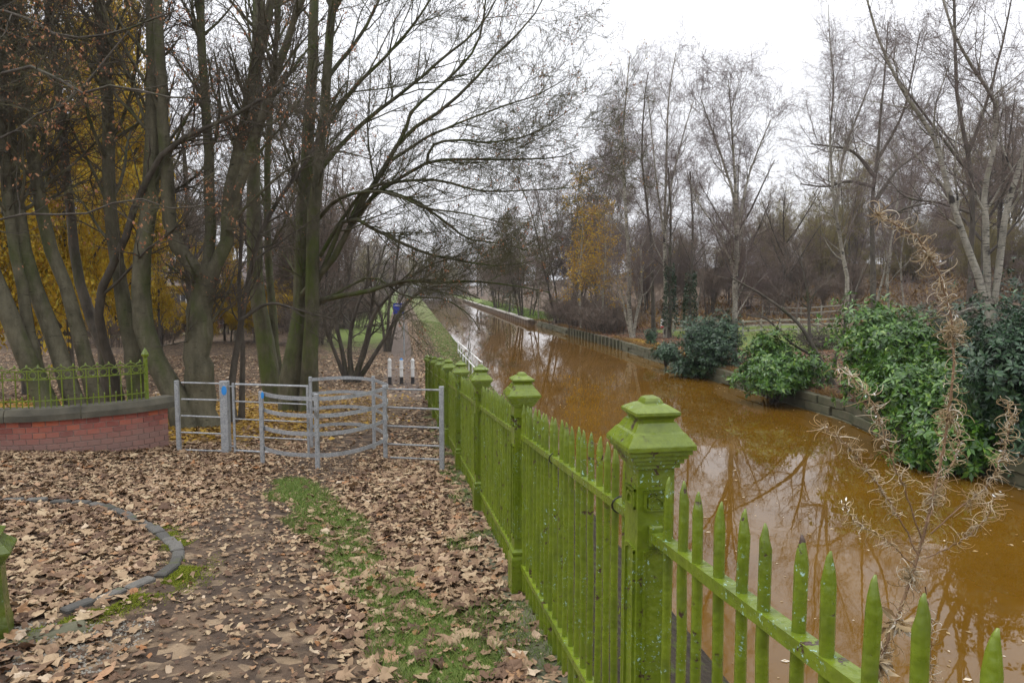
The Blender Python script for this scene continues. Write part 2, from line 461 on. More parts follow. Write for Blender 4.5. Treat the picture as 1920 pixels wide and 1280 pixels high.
class MB:
    """collects boxes, prisms, tubes for one mesh"""
    def __init__(self): self.v = []; self.f = []; self.n = 0
    def add(self, verts, faces):
        self.v.append(np.asarray(verts, float))
        for q in faces: self.f.append([i + self.n for i in q])
        self.n += len(verts)
        return self
    def box(self, c, s, rz=0, bev=0.0, shear=None):
        x, y, z = (q / 2 for q in s)
        if bev:
            b = min(bev, x * .49, y * .49, z * .49)
            prof = [(-x + b, -y), (x - b, -y), (x, -y + b), (x, y - b), (x - b, y), (-x + b, y), (-x, y - b), (-x, -y + b)]
            ins = [(px - math.copysign(min(b, abs(px)), px) if abs(px) > x - b - 1e-9 else px, py - math.copysign(min(b, abs(py)), py) if abs(py) > y - b - 1e-9 else py) for px, py in prof]
            vs = [(a, d, -z) for a, d in ins] + [(a, d, -z + b) for a, d in prof] + [(a, d, z - b) for a, d in prof] + [(a, d, z) for a, d in ins]
            fs = [list(range(7, -1, -1)), list(range(24, 32))]
            for r in range(3):
                for k in range(8): fs.append([r * 8 + k, r * 8 + (k + 1) % 8, (r + 1) * 8 + (k + 1) % 8, (r + 1) * 8 + k])
        else:
            vs = [(sx * x, sy * y, sz * z) for sz in (-1, 1) for sx, sy in ((-1, -1), (1, -1), (1, 1), (-1, 1))]
            fs = [[3, 2, 1, 0], [4, 5, 6, 7]] + [[k, (k + 1) % 4, 4 + (k + 1) % 4, 4 + k] for k in range(4)]
        vs = np.array(vs)
        ca, sa = math.cos(rz), math.sin(rz)
        vs = np.stack([vs[:, 0] * ca - vs[:, 1] * sa, vs[:, 0] * sa + vs[:, 1] * ca, vs[:, 2]], 1)
        return self.add(vs + np.array(c), fs)
    def profile(self, prof, rz=0, c=(0, 0, 0), sides=4):
        """stack of square (or round) rings (half width, z)"""
        vs, fs = [], []
        for hw, z in prof:
            for k in range(sides):
                a = 2 * PI * (k + .5) / sides + rz
                r = hw * (math.sqrt(2) if sides == 4 else 1)
                vs.append((r * math.cos(a) + c[0], r * math.sin(a) + c[1], z + c[2]))
        m = len(prof)
        for r in range(m - 1):
            for k in range(sides):
                q = [r * sides + k, r * sides + (k + 1) % sides, (r + 1) * sides + (k + 1) % sides, (r + 1) * sides + k]
                fs.append(q if prof[0][1] < prof[-1][1] else q[::-1])
        e0, e1 = list(range(sides)), list(range((m - 1) * sides, m * sides))
        if prof[0][1] < prof[-1][1]: fs += [e0[::-1], e1]
        else: fs += [e0, e1[::-1]]
        return self.add(vs, fs)
    def tube(self, pts, r, sides=6, flat=None):
        pts = np.asarray(pts, float)
        rr = np.full(len(pts), r) if np.isscalar(r) else np.asarray(r)
        v, f = tubes(pts[None], rr[None], sides)
        fs = [list(q) for q in f]
        n = len(pts)
        fs += [list(range(sides))[::-1], list(range((n - 1) * sides, n * sides))]
        return self.add(v, fs)
    def band(self, pts, half_t, half_h):
        """flat upright strip along a level curve"""
        pts = np.asarray(pts, float)
        tg = np.gradient(pts, axis=0); tg[:, 2] = 0
        tg /= np.linalg.norm(tg, axis=1, keepdims=True)
        nn = np.stack([-tg[:, 1], tg[:, 0], 0 * tg[:, 0]], 1)
        up = np.array([0, 0, 1.])
        vs, fs = [], []
        for p, q in zip(pts, nn):
            vs += [p + q * half_t - up * half_h, p - q * half_t - up * half_h, p - q * half_t + up * half_h, p + q * half_t + up * half_h]
        for i in range(len(pts) - 1):
            for k in range(4): fs.append([i * 4 + k, i * 4 + (k + 1) % 4, i * 4 + 4 + (k + 1) % 4, i * 4 + 4 + k])
        e = (len(pts) - 1) * 4
        fs += [[3, 2, 1, 0], [e, e + 1, e + 2, e + 3]]
        return self.add(vs, fs)
    def mesh(self, name, mat, smooth=False):
        me = bpy.data.meshes.new(name)
        me.from_pydata(np.concatenate(self.v).tolist(), [], self.f)
        if smooth: me.polygons.foreach_set('use_smooth', [True] * len(me.polygons))
        me.materials.append(M[mat])
        bm = bmesh.new(); bm.from_mesh(me); bmesh.ops.recalc_face_normals(bm, faces=bm.faces); bm.to_mesh(me); bm.free()
        return me
    def build(self, name, mat, parent=None, smooth=False):
        return link(name, self.mesh(name, mat, smooth), parent)

def tubes(pts, rad, S):
    """pts (N,P,3), rad (N,P) -> verts, quad faces"""
    N, Pn, _ = pts.shape
    t = np.gradient(pts, axis=1)
    t /= np.maximum(np.linalg.norm(t, axis=2, keepdims=True), 1e-9)
    mt = np.abs(t.mean(1))
    ref = np.eye(3)[np.argmin(mt, axis=1)][:, None, :]
    u = np.cross(t, np.broadcast_to(ref, t.shape))
    u /= np.maximum(np.linalg.norm(u, axis=2, keepdims=True), 1e-9)
    w = np.cross(t, u)
    a = np.arange(S) * 2 * PI / S
    ring = u[:, :, None, :] * np.cos(a)[None, None, :, None] + w[:, :, None, :] * np.sin(a)[None, None, :, None]
    v = pts[:, :, None, :] + ring * rad[:, :, None, None]
    i = np.arange(N)[:, None, None] * Pn * S + np.arange(Pn - 1)[None, :, None] * S
    k = np.arange(S)[None, None, :]; k1 = (k + 1) % S
    f = np.stack([i + k, i + k1, i + S + k1, i + S + k], -1).reshape(-1, 4)
    return v.reshape(-1, 3), f

def merge(parts):
    vs, fs, n = [], [], 0
    for v, f in parts:
        vs.append(v); fs.append(f + n); n += len(v)
    return np.concatenate(vs), fs

# ------------------------------------------------------------------ trees
def resample(pts, n):
    pts = np.asarray(pts, float)
    if len(pts) < 3:
        pts = np.stack([pts[0], (pts[0] + pts[-1]) / 2, pts[-1]])
    p = np.concatenate([[2 * pts[0] - pts[1]], pts, [2 * pts[-1] - pts[-2]]])
    out = []
    for i in range(1, len(p) - 2):
        for t in np.linspace(0, 1, 8, endpoint=False):
            a, b, c, d = p[i - 1], p[i], p[i + 1], p[i + 2]
            out.append(.5 * (2 * b + (c - a) * t + (2 * a - 5 * b + 4 * c - d) * t * t + (3 * b - a - 3 * c + d) * t ** 3))
    out.append(p[-2])
    out = np.array(out)
    L = np.concatenate([[0], np.cumsum(np.linalg.norm(np.diff(out, axis=0), axis=1))])
    s = np.linspace(0, L[-1], n)
    return np.stack([np.interp(s, L, out[:, k]) for k in range(3)], 1)

def norm(a): return a / np.maximum(np.linalg.norm(a, axis=-1, keepdims=True), 1e-9)

def branch(par, rad, n, rng, length, ang, up=0., wig=.15, rr=.55, Pn=5, t0=.25, t1=1., lv=.35, taper=.3, rel=True, minr=.0025, bias=None, maxr=.042):
    """children of every polyline in par: all at once"""
    N, Pp, _ = par.shape
    plen = np.linalg.norm(np.diff(par, axis=1), axis=2).sum(1)
    if np.isscalar(n): cnt = np.full(N, n)
    else: cnt = np.asarray(n)
    idx = np.repeat(np.arange(N), cnt)
    K = len(idx)
    if K == 0: return np.zeros((0, Pn, 3)), np.zeros((0, Pn))
    t = t0 + (t1 - t0) * rng.random(K) ** .85
    x = t * (Pp - 1); i0 = np.minimum(x.astype(int), Pp - 2); fr = (x - i0)[:, None]
    base = par[idx, i0] * (1 - fr) + par[idx, i0 + 1] * fr
    tg = norm(par[idx, i0 + 1] - par[idx, i0])
    r = rad[idx, i0] * (1 - fr[:, 0]) + rad[idx, i0 + 1] * fr[:, 0]
    q = rng.normal(size=(K, 3))
    if bias is not None: q = q + np.asarray(bias)
    side = norm(q - (q * tg).sum(1, keepdims=True) * tg)
    a = ang * (1 + .35 * rng.normal(size=K))[:, None]
    d = tg * np.cos(a) + side * np.sin(a)
    L = (plen[idx] * length if rel else np.full(K, length)) * (1 - .45 * t if rel else 1 - .35 * t) * np.clip(1 + lv * rng.normal(size=K), .35, 1.9)
    step = (L / (Pn - 1))[:, None]
    pts = np.zeros((K, Pn, 3)); pts[:, 0] = base
    for k in range(1, Pn):
        d = norm(d + wig * rng.normal(size=(K, 3)) + np.array([0, 0, up]))
        pts[:, k] = pts[:, k - 1] + d * step
    r0 = np.maximum(np.minimum(np.minimum(r * rr, r * .95), maxr), minr)
    rads = r0[:, None] * np.linspace(1, taper, Pn)[None]
    return pts, np.maximum(rads, minr * .7)

def build_tree(root, loc, stems, levels, barkmat, twigmat, rng, trunk_sides=10, extra=None, trunk_levels=1):
    """stems: list of (pts, r0, r1) in world coords; levels: dicts for branch()"""
    loc = np.asarray(loc, float)
    P0 = 16
    pts0 = np.stack([resample(s[0], P0) for s in stems]) - loc
    rad0 = np.stack([s[1] + (s[2] - s[1]) * np.linspace(0, 1, P0) ** .8 for s in stems])
    for i, s in enumerate(stems):
        if len(s) > 3 and s[3]:      # flared foot
            rad0[i] *= .88 * (1 + .30 * np.exp(-np.arange(P0) / .8))
        pts0[i, 1:] += rng.normal(size=(P0 - 1, 3)) * rad0[i, 1:, None] * .12
    v, f = tubes(pts0, rad0, trunk_sides)
    wob = 1 + .16 * (vnoise(v[:, 0] * 7 + v[:, 1] * 4, v[:, 2] * 2.5) - .5) + .10 * (vnoise(v[:, 0] * 15 + 9, v[:, 2] * 1.1 + v[:, 1] * 13, 4) - .5)
    cen = np.repeat(pts0.reshape(-1, 3), trunk_sides, 0)
    v = cen + (v - cen) * wob[:, None]
    tr_parts = [(v, f)]
    cur = (pts0, rad0); alls = [cur]
    tw_parts = []
    sizes = []
    for li, lv in enumerate(levels):
        lv = dict(lv); S = lv.pop('S', 3)
        src = lv.pop('src', None)
        par = cur if src is None else alls[src]
        n = lv.pop('n')
        if not np.isscalar(n):
            cn = np.asarray(n)
        else:
            L = np.linalg.norm(np.diff(par[0], axis=1), axis=2).sum(1)
            dens = lv.pop('dens', None)
            cn = np.maximum(1, np.round(n * (L / L.mean()) ** .8 * (1 + .25 * rng.normal(size=len(L))))).astype(int) if len(L) > 1 else np.array([n])
        lv.pop('dens', None)
        cur = branch(par[0], par[1], cn, rng, **lv)
        alls.append(cur)
        tv, tf = tubes(cur[0], cur[1], S)
        (tr_parts if li < trunk_levels else tw_parts).append((tv, tf))
    v, fs = merge(tr_parts)
    link('trunk', mesh_np('trunk', v, fs, barkmat, True), root)
    if tw_parts:
        v, fs = merge(tw_parts)
        o = link('crown', mesh_np('crown', v, fs, twigmat, True), root)
    return alls

def leaf_quads(base, dirs, size, rng, wide=.55, fold=.25):
    """diamond leaves, two triangles each side of the midrib"""
    K = len(base)
    dirs = norm(dirs)
    q = rng.normal(size=(K, 3)); s = norm(np.cross(dirs, q)); n = np.cross(s, dirs)
    L = (size * (1 + .3 * rng.normal(size=K)).clip(.4, 1.8))[:, None]
    tip = base + dirs * L
    mid = base + dirs * L * .5
    a = mid + s * L * wide * .5 + n * L * fold * .3
    b = mid - s * L * wide * .5 + n * L * fold * .3
    v = np.stack([base, a, tip, b], 1).reshape(-1, 3)
    i = np.arange(K)[:, None] * 4
    f = np.concatenate([i + np.array([[0, 1, 2]]), i + np.array([[0, 2, 3]])])
    return v, f

def leaves_on(root, name, twigs, n, size, mat, rng, down=.6, jit=.05, cluster=1, where=None):
    pts = twigs[0]
    if where is not None: pts = pts[where(pts[:, -1])]
    if len(pts) == 0: return None
    i = rng.integers(0, len(pts), n // cluster)
    k = rng.integers(1, pts.shape[1], len(i))
    b = pts[i, k]
    b = np.repeat(b, cluster, 0) + rng.normal(size=(len(b) * cluster, 3)) * jit
    d = rng.normal(size=(len(b), 3)) + np.array([0, 0, -down])
    v, f = leaf_quads(b, d, size, rng)
    o = link(name, mesh_np(name, v, [f], mat), root)
    o['kind'] = 'stuff'
    return o

def pstem(Y, px, w0, w1, dY=0.0, foot=False):
    """stem drawn through photo points at depth Y (drifting by dY)"""
    n = len(px)
    pts = [P(x, y, Y + dY * k / max(1, n - 1)) for k, (x, y) in enumerate(px)]
    if foot:
        pts[0] = on_land(pts[0][0], pts[0][1], -.08)
    return (np.array(pts), w0 / 2 / F * Y, w1 / 2 / F * (Y + dY), foot)

# ==================================================================== SETTING: ground, water
def build_ground():
    ys = [-40, -25, -15, -8, -4, -2]
    y = -1.0
    while y < 2400:
        ys.append(y); y += 0.14 if y < 13 else 0.14 + (y - 13) * .035
    ys = np.array(ys + [2500.0])
    left = [0]; s = 0
    while s < 900:
        s += 0.13 if s < 8 else 0.13 + (s - 8) * .09
        left.append(s)
    left = np.array(left[::-1])
    right = [0]; s = 0
    while s < 900:
        s += 0.35 if s < 8 else 0.35 + (s - 8) * .08
        right.append(s)
    right = np.array(right)
    NB = 14
    rows = []
    for Y in ys:
        f, c, r = float(fence_x(Y)), float(canal_l(Y)), float(canal_r(Y))
        xl = f + .12 - left
        xb = f + .12 + (c - f - .12) * np.linspace(0, 1, NB + 1)[1:]
        zl = land_left(xl, Y); zb = land_bank(xb, Y)
        xm = np.array([c + .03, c + .5, (c + r) / 2, r - .5, r - .03]); zm = np.array([-5.3 if Y < 330 else -3.9] * 5)
        xr = r + right; zr = land_right(xr, Y)
        X = np.concatenate([xl, xb, xm, xr]); Z = np.concatenate([zl, zb, zm, zr])
        rows.append(np.stack([X, np.full_like(X, Y), Z], 1))
    A = np.array(rows)
    R, C, _ = A.shape
    i = (np.arange(R - 1)[:, None] * C + np.arange(C - 1)[None]).reshape(-1)
    f = np.stack([i, i + 1, i + C + 1, i + C], 1)
    V = A.reshape(-1, 3)
    me = mesh_np('ground', V, [f], 'ground', True)
    X, Y = V[:, 0], V[:, 1]
    fx, cl, cr = fence_x(Y), canal_l(Y), canal_r(Y)
    grass = grass_amount(X, Y)
    path = sstep(-1.75, -1.4, X - fx) * sstep(-.05, -.3, X - fx) * sstep(19, 25, Y)
    path = np.maximum(path, .18 * trod(X, Y))
    yel = yellow_amount(X, Y)
    bank = sstep(.05, .25, X - fx) * (X < cl + .1) * sstep(25, 21, Y)
    za = me.color_attributes.new('zone', 'FLOAT_COLOR', 'POINT')
    za.data.foreach_set('color', np.stack([grass, path, yel, bank], 1).astype(np.float32).ravel())
    return tag(link('ground', me), kind='structure')

_ga, _gb = None, None
def seg_d(X, Y, a, b):
    ab = b - a; L2 = (ab ** 2).sum()
    t = np.clip(((X - a[0]) * ab[0] + (Y - a[1]) * ab[1]) / L2, 0, 1)
    return np.hypot(X - a[0] - t * ab[0], Y - a[1] - t * ab[1]), t
_g1, _g2, _g3 = G(545, 905)[:2], G(720, 1090)[:2], G(850, 1260)[:2]
_t1, _t2, _t3 = G(640, 850)[:2], G(450, 980)[:2], G(420, 1290)[:2]
def trod(X, Y):
    d1, _ = seg_d(X, Y, _t1, _t2); d2, _ = seg_d(X, Y, _t2, _t3)
    d = np.minimum(d1, d2)
    d3, _ = seg_d(X, Y, _t1, np.array([-3.9, 24.0]))
    return np.maximum(sstep(.85, .25, d), sstep(.8, .2, d3) * (Y > 9)) * sstep(30, 24, Y)
def grass_amount(X, Y):
    fx, cl, cr = fence_x(Y), canal_l(Y), canal_r(Y)
    d1, _ = seg_d(X, Y, _g1, _g2); d2, _ = seg_d(X, Y, _g2, _g3)
    g = sstep(.55, .08, np.minimum(d1, d2)) * .74
    g = np.maximum(g, .42 * sstep(-.6, -.2, X - fx) * (X < fx + .1) * (Y < 20))
    # verge between the towpath and the water, lawn left of the path
    g = np.maximum(g, .55 * sstep(.7, 1.7, X - fx) * (X < cl + .05) * sstep(22, 27, Y))
    g = np.maximum(g, (.30 + .45 * sstep(34, 60, Y)) * sstep(-1.8, -2.4, X - fx) * sstep(-10, -5, X - fx) * sstep(24, 32, Y))
    g = np.maximum(g, .42 * sstep(-6, -14, X - fx) * sstep(56, 66, Y))
    # right bank
    s = X - cr
    g = np.maximum(g, .95 * (s > 0) * sstep(7, 4, s) * sstep(78, 84, Y))
    g = np.maximum(g, .85 * (s > 0) * sstep(3, 6, s) * sstep(22, 16, s) * sstep(36, 42, Y) * sstep(62, 57, Y))
    return g
def grass_mask(X, Y):
    g = grass_amount(X, Y) + .8 * (vnoise(X * 1.9, Y * 1.9, 21) - .5) + .5 * (vnoise(X * 5, Y * 5, 22) - .5)
    return ((g > .50) & (grass_amount(X, Y) > .1)).astype(float)
def yellow_amount(X, Y):
    y = sstep(7.5, 3.5, np.hypot((X + 11.5) * .8, Y - 16.5)) * .95
    y = np.maximum(y, .28 * sstep(5.0, 2.0, np.hypot(X + 7.2, (Y - 20.5) * .8)))
    s = X - canal_r(Y)
    y = np.maximum(y, .9 * (s > 0) * sstep(2.2, 1.0, s) * sstep(38, 41, Y) * sstep(54, 50, Y))
    return y
build_ground()

def build_water():
    ys = np.concatenate([[-38], np.arange(-10, 100, 4), np.arange(100, 340, 20), [345]]).astype(float)
    V = []
    for y in ys: V += [(canal_l(y) - .25, y, WATER), (float(canal_r(y)) + .25, y, WATER)]
    i = np.arange(len(ys) - 1) * 2
    tag(link('canal_water', mesh_np('canal_water', V, [np.stack([i, i + 1, i + 3, i + 2], 1)], 'water')), kind='structure')
build_water()

# ==================================================================== canal edges on the far bank
def bank_blocks(name, label, y0, y1, step, courses, h, mat, top, depth=.32, rough=.055):
    mid = (y0 + y1) / 2
    root = thing(name, label, 'canal wall', (float(canal_r(mid)), mid, WATER))
    lx, ly = float(canal_r(mid)), mid
    me = [MB().box((0, 0, 0), (depth * (1 + .1 * k), step * .985, h * .97), 0, .02).mesh('stone', mat) for k in range(3)]
    for c in range(courses):
        y = y0 + (step * .5 if c % 2 else 0)
        while y < y1:
            ym = y + step / 2
            a = math.atan2(-(float(canal_r(ym + .5)) - float(canal_r(ym - .5))), 1.0)
            o = link('stone', me[random.randrange(3)], root)
            o.location = (float(canal_r(ym)) - .06 - lx + random.uniform(-rough, rough), ym - ly, top - h * (c + .5) - WATER)
            o.rotation_euler = (0, 0, a)
            y += step
bank_blocks('stone_canal_wall', 'mossy stone canal wall under the laurel bushes on the far bank', 2, 49, 1.5, 3, .30, 'stone', -3.86)
bank_blocks('low_canal_wall', 'low mossy wall between the two stretches of piling on the far bank', 66.2, 81.5, 1.5, 3, .26, 'stone', -3.95)

def post_piling():
    root = thing('post_piling', 'dark steel piling with upright posts edging the far bank', 'piling', (7.0, 57.5, WATER))
    me = MB().box((0, 0, .32), (.20, .30, 1.0), 0, .02).mesh('post', 'stone')
    pts = [(float(canal_r(y)) - .05 - 7.0, y - 57.5, .27) for y in np.linspace(49.2, 66, 12)]
    MB().band(pts, .05, .36).build('sheet', 'pile', root)
    for y in np.arange(49.6, 66, 1.0):
        o = link('post', me, root); o.location = (float(canal_r(y)) - .2 - 7.0, y - 57.5, -.16)
        o.rotation_euler = (0, 0, .16 + random.uniform(-.05, .05))
    tops = [(float(canal_r(y)) + .04 - 7.0, y - 57.5, .64) for y in np.linspace(49.2, 66, 12)]
    MB().band(tops, .12, .02).build('capping', 'pile', root)
post_piling()
def far_piling():
    root = thing('sheet_piling', 'long rust brown sheet piling with a pale stepped concrete capping', 'piling', (-2.0, 120, WATER))
    ys = np.arange(82.6, 235, .6)
    pts = [(float(canal_r(y)) - .12 - .22 * ((k // 2) % 2) + 2.0, y - 120, .22) for k, y in enumerate(ys)]
    MB().band(pts, .05, .34).build('sheet', 'pile', root)
    mes = [MB().box((0, 0, 0), (.8, 1.7, .16), 0, .02).mesh('capping', 'palestone')]
    for k, y in enumerate(np.arange(83.5, 234, 2.0)):
        o = link('capping', mes[0], root)
        o.location = (float(canal_r(y)) - .12 + 2.0 + random.uniform(-.06, .06), y - 120, .62 + random.uniform(-.02, .05))
        o.rotation_euler = (0, 0, .126)
    MB().box((float(canal_r(82.4)) - .0 + 1.75, 82.45 - 120, .22), (.75, .08, .7)).build('end_plate', 'pile', root)
far_piling()

# ==================================================================== IRON FENCE along the towpath
FDIR = math.atan2(1.0, -0.1633) - PI / 2          # heading of the fence about z
PIER_Y0, PIER_SP = 2.317, 2.483
CAP_PROF = [(.016, 0), (.025, -.005), (.031, -.014), (.034, -.022), (.046, -.026), (.071, -.041), (.078, -.046), (.078, -.056), (.062, -.070),
            (.060, -.078), (.067, -.082), (.084, -.110), (.092, -.116), (.116, -.149), (.118, -.153), (.118, -.167), (.108, -.170),
            (.108, -.184), (.098, -.186), (.098, -.200), (.088, -.202), (.088, -.216), (.078, -.218), (.078, -.233), (.064, -.235)]
def frame_strips(mb, w, z0, z1, th=.008, arch=True, face=0):
    """raised moulding on one face of the shaft: face 0 looks along -y, 1 along -x"""
    a = .0655
    pts = [(-w, z0), (w, z0), (w, z1), (-w, z1)]
    segs = [((-w, z0), (w, z0)), ((-w, z0), (-w, z1)), ((w, z0), (w, z1))]
    top = [(-w + 2 * w * k / 8, z1 + (-.014 * (1 - (2 * k / 8 - 1) ** 2) if arch else 0) * -1) for k in range(9)]
    for k in range(8): segs.append((top[k], top[k + 1]))
    for (x0, h0), (x1, h1) in segs:
        cx, cz = (x0 + x1) / 2, (h0 + h1) / 2
        lx, lz = abs(x1 - x0) + th, abs(h1 - h0) + th
        if face == 0: mb.box((cx, -a - .0025, cz), (lx, .009, lz))
        else: mb.box((-a - .0025, cx, cz), (.009, lx, lz))
def pier_meshes(H):
    sh = MB().profile([(.086, -.12), (.086, .27), (.082, .285), (.074, .29), (.074, .303), (.083, .309), (.083, .322), (.070, .333), (.064, .34), (.064, H - .234)])
    cp = MB().profile([(h, z + H) for h, z in CAP_PROF][::-1])
    fr, ar = [], []
    for face in (0, 1):
        m = MB(); frame_strips(m, .040, .42, H - .53, .009, True, face); fr.append(m.mesh('panel_frame', 'green'))
        m = MB(); frame_strips(m, .040, H - .375, H - .315, .009, False, face); frame_strips(m, .026, H - .372, H - .345, .007, True, face); ar.append(m.mesh('arch_moulding', 'green'))
    return sh.mesh('pillar', 'green'), cp.mesh('cap', 'green'), fr, ar
FEN = thing('iron_fence', 'long green spiked iron fence with capped square pillars beside the path', 'fence',
            (fence_x(PIER_Y0), PIER_Y0, -(1.758 + .0904 * PIER_Y0)))
F0 = np.array(FEN.location)
def fz(Y): return -(1.758 + .0904 * Y)
sh_me, cp_me, fr_me, ar_me = pier_meshes(1.6)
def put(o, p, rz=0):
    o.location = tuple(float(q) for q in (np.asarray(p) - F0)); o.rotation_euler = (0, 0, rz)
for i in range(-1, 9):
    Y = PIER_Y0 + PIER_SP * i
    p = link('pillar', sh_me, FEN); put(p, (fence_x(Y), Y, fz(Y)), FDIR + random.uniform(-.012, .012))
    link('cap', cp_me, p)
    for face in (0, 1):
        link('panel_frame', fr_me[face], p); link('arch_moulding', ar_me[face], p)
def bar_mesh(k):
    r = random.Random(k)
    z = [-.12, .1, .3, .5, .7, .9, 1.08, 1.2, 1.315, 1.342, 1.367, 1.380]
    hw = [.0138] * 9 + [.0100, .0056, .0020]
    vs, fs = [], []
    S = 8
    for j, (a, b) in enumerate(zip(z, hw)):
        ox, oy = r.uniform(-.0022, .0022), r.uniform(-.0022, .0022)
        for s in range(S):
            t = 2 * PI * (s + .5) / S
            q = b * (1.10 + .0) * (1 + r.uniform(-.05, .05))
            vs.append((ox + q * math.cos(t), oy + q * math.sin(t), a + (r.uniform(-.008, .008) if 0 < j < 9 else 0)))
    for j in range(len(z) - 1):
        for s in range(S): fs.append([j * S + s, j * S + (s + 1) % S, j * S + S + (s + 1) % S, j * S + S + s])
    fs.append(list(range(S))[::-1]); fs.append([(len(z) - 1) * S + s for s in range(S)])
    return MB().add(vs, fs).mesh('bar', 'green', True)
bars = [bar_mesh(k) for k in range(5)]
NBAR = 20
slope_a = math.atan(.0904)
for i in range(-1, 8):
    ya, yb = PIER_Y0 + PIER_SP * i, PIER_Y0 + PIER_SP * (i + 1)
    gap = .115
    for k in range(NBAR):
        Y = ya + gap + (yb - ya - 2 * gap) * k / (NBAR - 1)
        if i < 0: Y -= .055
        if Y < -.1: continue
        o = link('bar', bars[random.randrange(5)], FEN)
        put(o, (fence_x(Y), Y, fz(Y) - (.022 if i < 0 else 0) + random.uniform(-.008, .006)), FDIR + random.choice((0, PI / 2, PI)) + random.uniform(-.06, .06))
        o.rotation_euler[0] = random.uniform(-.006, .006); o.rotation_euler[1] = random.uniform(-.006, .006)
    for h, th in ((1.148 - (.022 if i < 0 else 0), .034), (.215, .034)):
        n = 14
        mb = MB(); vs = []; fs = []
        for j in range(n + 1):
            Y = ya + .062 + (yb - ya - .124) * j / n
            for sx, sz in ((-1, -1), (1, -1), (1, 1), (-1, 1)):
                jit = random.uniform(-.0018, .0018)
                q = np.array([fence_x(Y) + sx * (.0245 + jit) * math.cos(FDIR), Y + sx * .0245 * math.sin(FDIR), fz(Y) + h + sz * (th / 2 + jit)])
                vs.append(q - F0)
        for j in range(n):
            for s in range(4): fs.append([j * 4 + s, j * 4 + (s + 1) % 4, j * 4 + 4 + (s + 1) % 4, j * 4 + 4 + s])
        fs += [[3, 2, 1, 0], [n * 4 + q for q in range(4)]]
        mb.add(vs, fs).build('rail', 'green', FEN)
    for Y in (ya + .07, yb - .07):              # rail sockets on the pillars
        MB().box(np.array([fence_x(Y), Y, fz(Y) + 1.128]) - F0, (.052, .03, .075), FDIR, .006).build('socket', 'green', FEN)
# concrete footing under the fence, in lengths
for i in range(-1, 9):
    Y = PIER_Y0 + PIER_SP * (i + .5)
    o = MB().box((0, 0, 0), (.26, PIER_SP * .98, .16), 0, .015).build('footing', 'stone', FEN)
    put(o, (fence_x(Y) - .03, Y, fz(Y) - .062), FDIR); o.rotation_euler[0] = -slope_a
# black cable loops tied round the top rail of the second panel
def cable_tie(Y, tail):
    c = np.array([fence_x(Y), Y, fz(Y) + 1.148])
    mb = MB()
    a = np.linspace(0, 2 * PI, 15)
    ring = [c + np.array([.034 * math.cos(t) * math.cos(FDIR), .01 * math.sin(2 * t), .034 * math.sin(t)]) for t in a]
    mb.tube(ring, .0035, 5)
    mb.tube(resample([ring[0], ring[0] + np.array([-.02, -.02, -.05]), ring[0] + np.array([.01, -.05, -tail * .7]), ring[0] + np.array([.03, -.02, -tail])], 8), .003, 5)
    o = mb.build('cable_tie', 'wire')
    return o
tag(cable_tie(2.62, .09), 'black cable tied round the green rail next to the nearest pillar', 'cable', 'cables tied to the fence rail')
tag(cable_tie(3.75, .05), 'black cable tied round the middle of the green rail', 'cable', 'cables tied to the fence rail')

# short pillar at the left edge of the picture
gp = P(-14, 1222, 4.02); gp = on_land(gp[0], gp[1], -.03)
GP = thing('gate_pillar', 'short mossy green iron pillar with moulded cap at the kerb', 'pillar', gp, .5)
H2 = .72
MB().profile([(.10, -.1), (.10, .10), (.094, .13), (.088, .16), (.080, .36), (.078, H2 - .234)]).build('shaft', 'greenold', GP)
MB().profile([(h * 1.15, z + H2) for h, z in CAP_PROF][::-1]).build('cap', 'greenold', GP)
for face in (0, 1):
    m = MB()
    for k in (-1, 1): m.box((k * .045, -.0875, .30) if face == 0 else (-.0875, k * .045, .30), (.012, .012, .26) if face == 0 else (.012, .012, .26))
    m.build('panel_frame', 'greenold', GP)

# ==================================================================== KISSING GATE
gl = G(337, 846); KG = thing('kissing_gate', 'galvanised steel kissing gate with curved bands across the path', 'gate', gl)
K0 = np.array(KG.location)
def kpost(px, py, w, top_px, name='post', Y=None, sink=.15):
    b = G(px, py) if Y is None else on_land(P(px, py, Y)[0], Y)
    t = P(px, top_px, b[1])
    h = t[2] - b[2]
    MB().box((b[0] - K0[0], b[1] - K0[1], b[2] - K0[2] + (h - sink) / 2), (w, w, h + sink), 0, .004).build(name, 'galv', KG)
    return b, t[2]
def kbar(a, b, r=.014, parent=None, name='rail'):
    return MB().tube([np.asarray(a) - K0, np.asarray(b) - K0], r, 8).build(name, 'galv', parent or KG, False)
pL, zL = kpost(336, 846, .062, 713)
pT, zT = kpost(425, 851, .125, 714)
for yl, yr in ((717, 719), (748, 750), (779, 782), (810, 813), (843, 845)):
    kbar(P(340, yl, pL[1]), P(416, yr, pT[1]))
# swinging leaf
gY0, gY1 = pT[1] - .02, pT[1] - .10
ga, gb = P(441, 851, gY0), P(579, 858, gY1)
za = lambda y: P(441, y, gY0)[2]
leaf_root = MB().box(((ga[0] - K0[0]), gY0 - K0[1], (za(718) + za(850)) / 2 - K0[2]), (.034, .034, za(718) - za(850)), 0, .004).build('gate_leaf', 'galv', KG)
def leafrail(y0, y1, r):
    return MB().tube([P(441, y0, gY0) - K0, P(578, y1, gY1) - K0], r, 8).build('rail', 'galv', leaf_root)
for y0, y1, r in ((720, 724, .018), (752, 758, .011), (785, 791, .011), (817, 824, .011), (844, 852, .019)): leafrail(y0, y1, r)
MB().box((gb[0] - K0[0], gY1 - K0[1], (P(578, 722, gY1)[2] + P(578, 860, gY1)[2]) / 2 - K0[2]), (.034, .034, P(578, 722, gY1)[2] - P(578, 860, gY1)[2]), 0, .004).build('stile', 'galv', leaf_root)
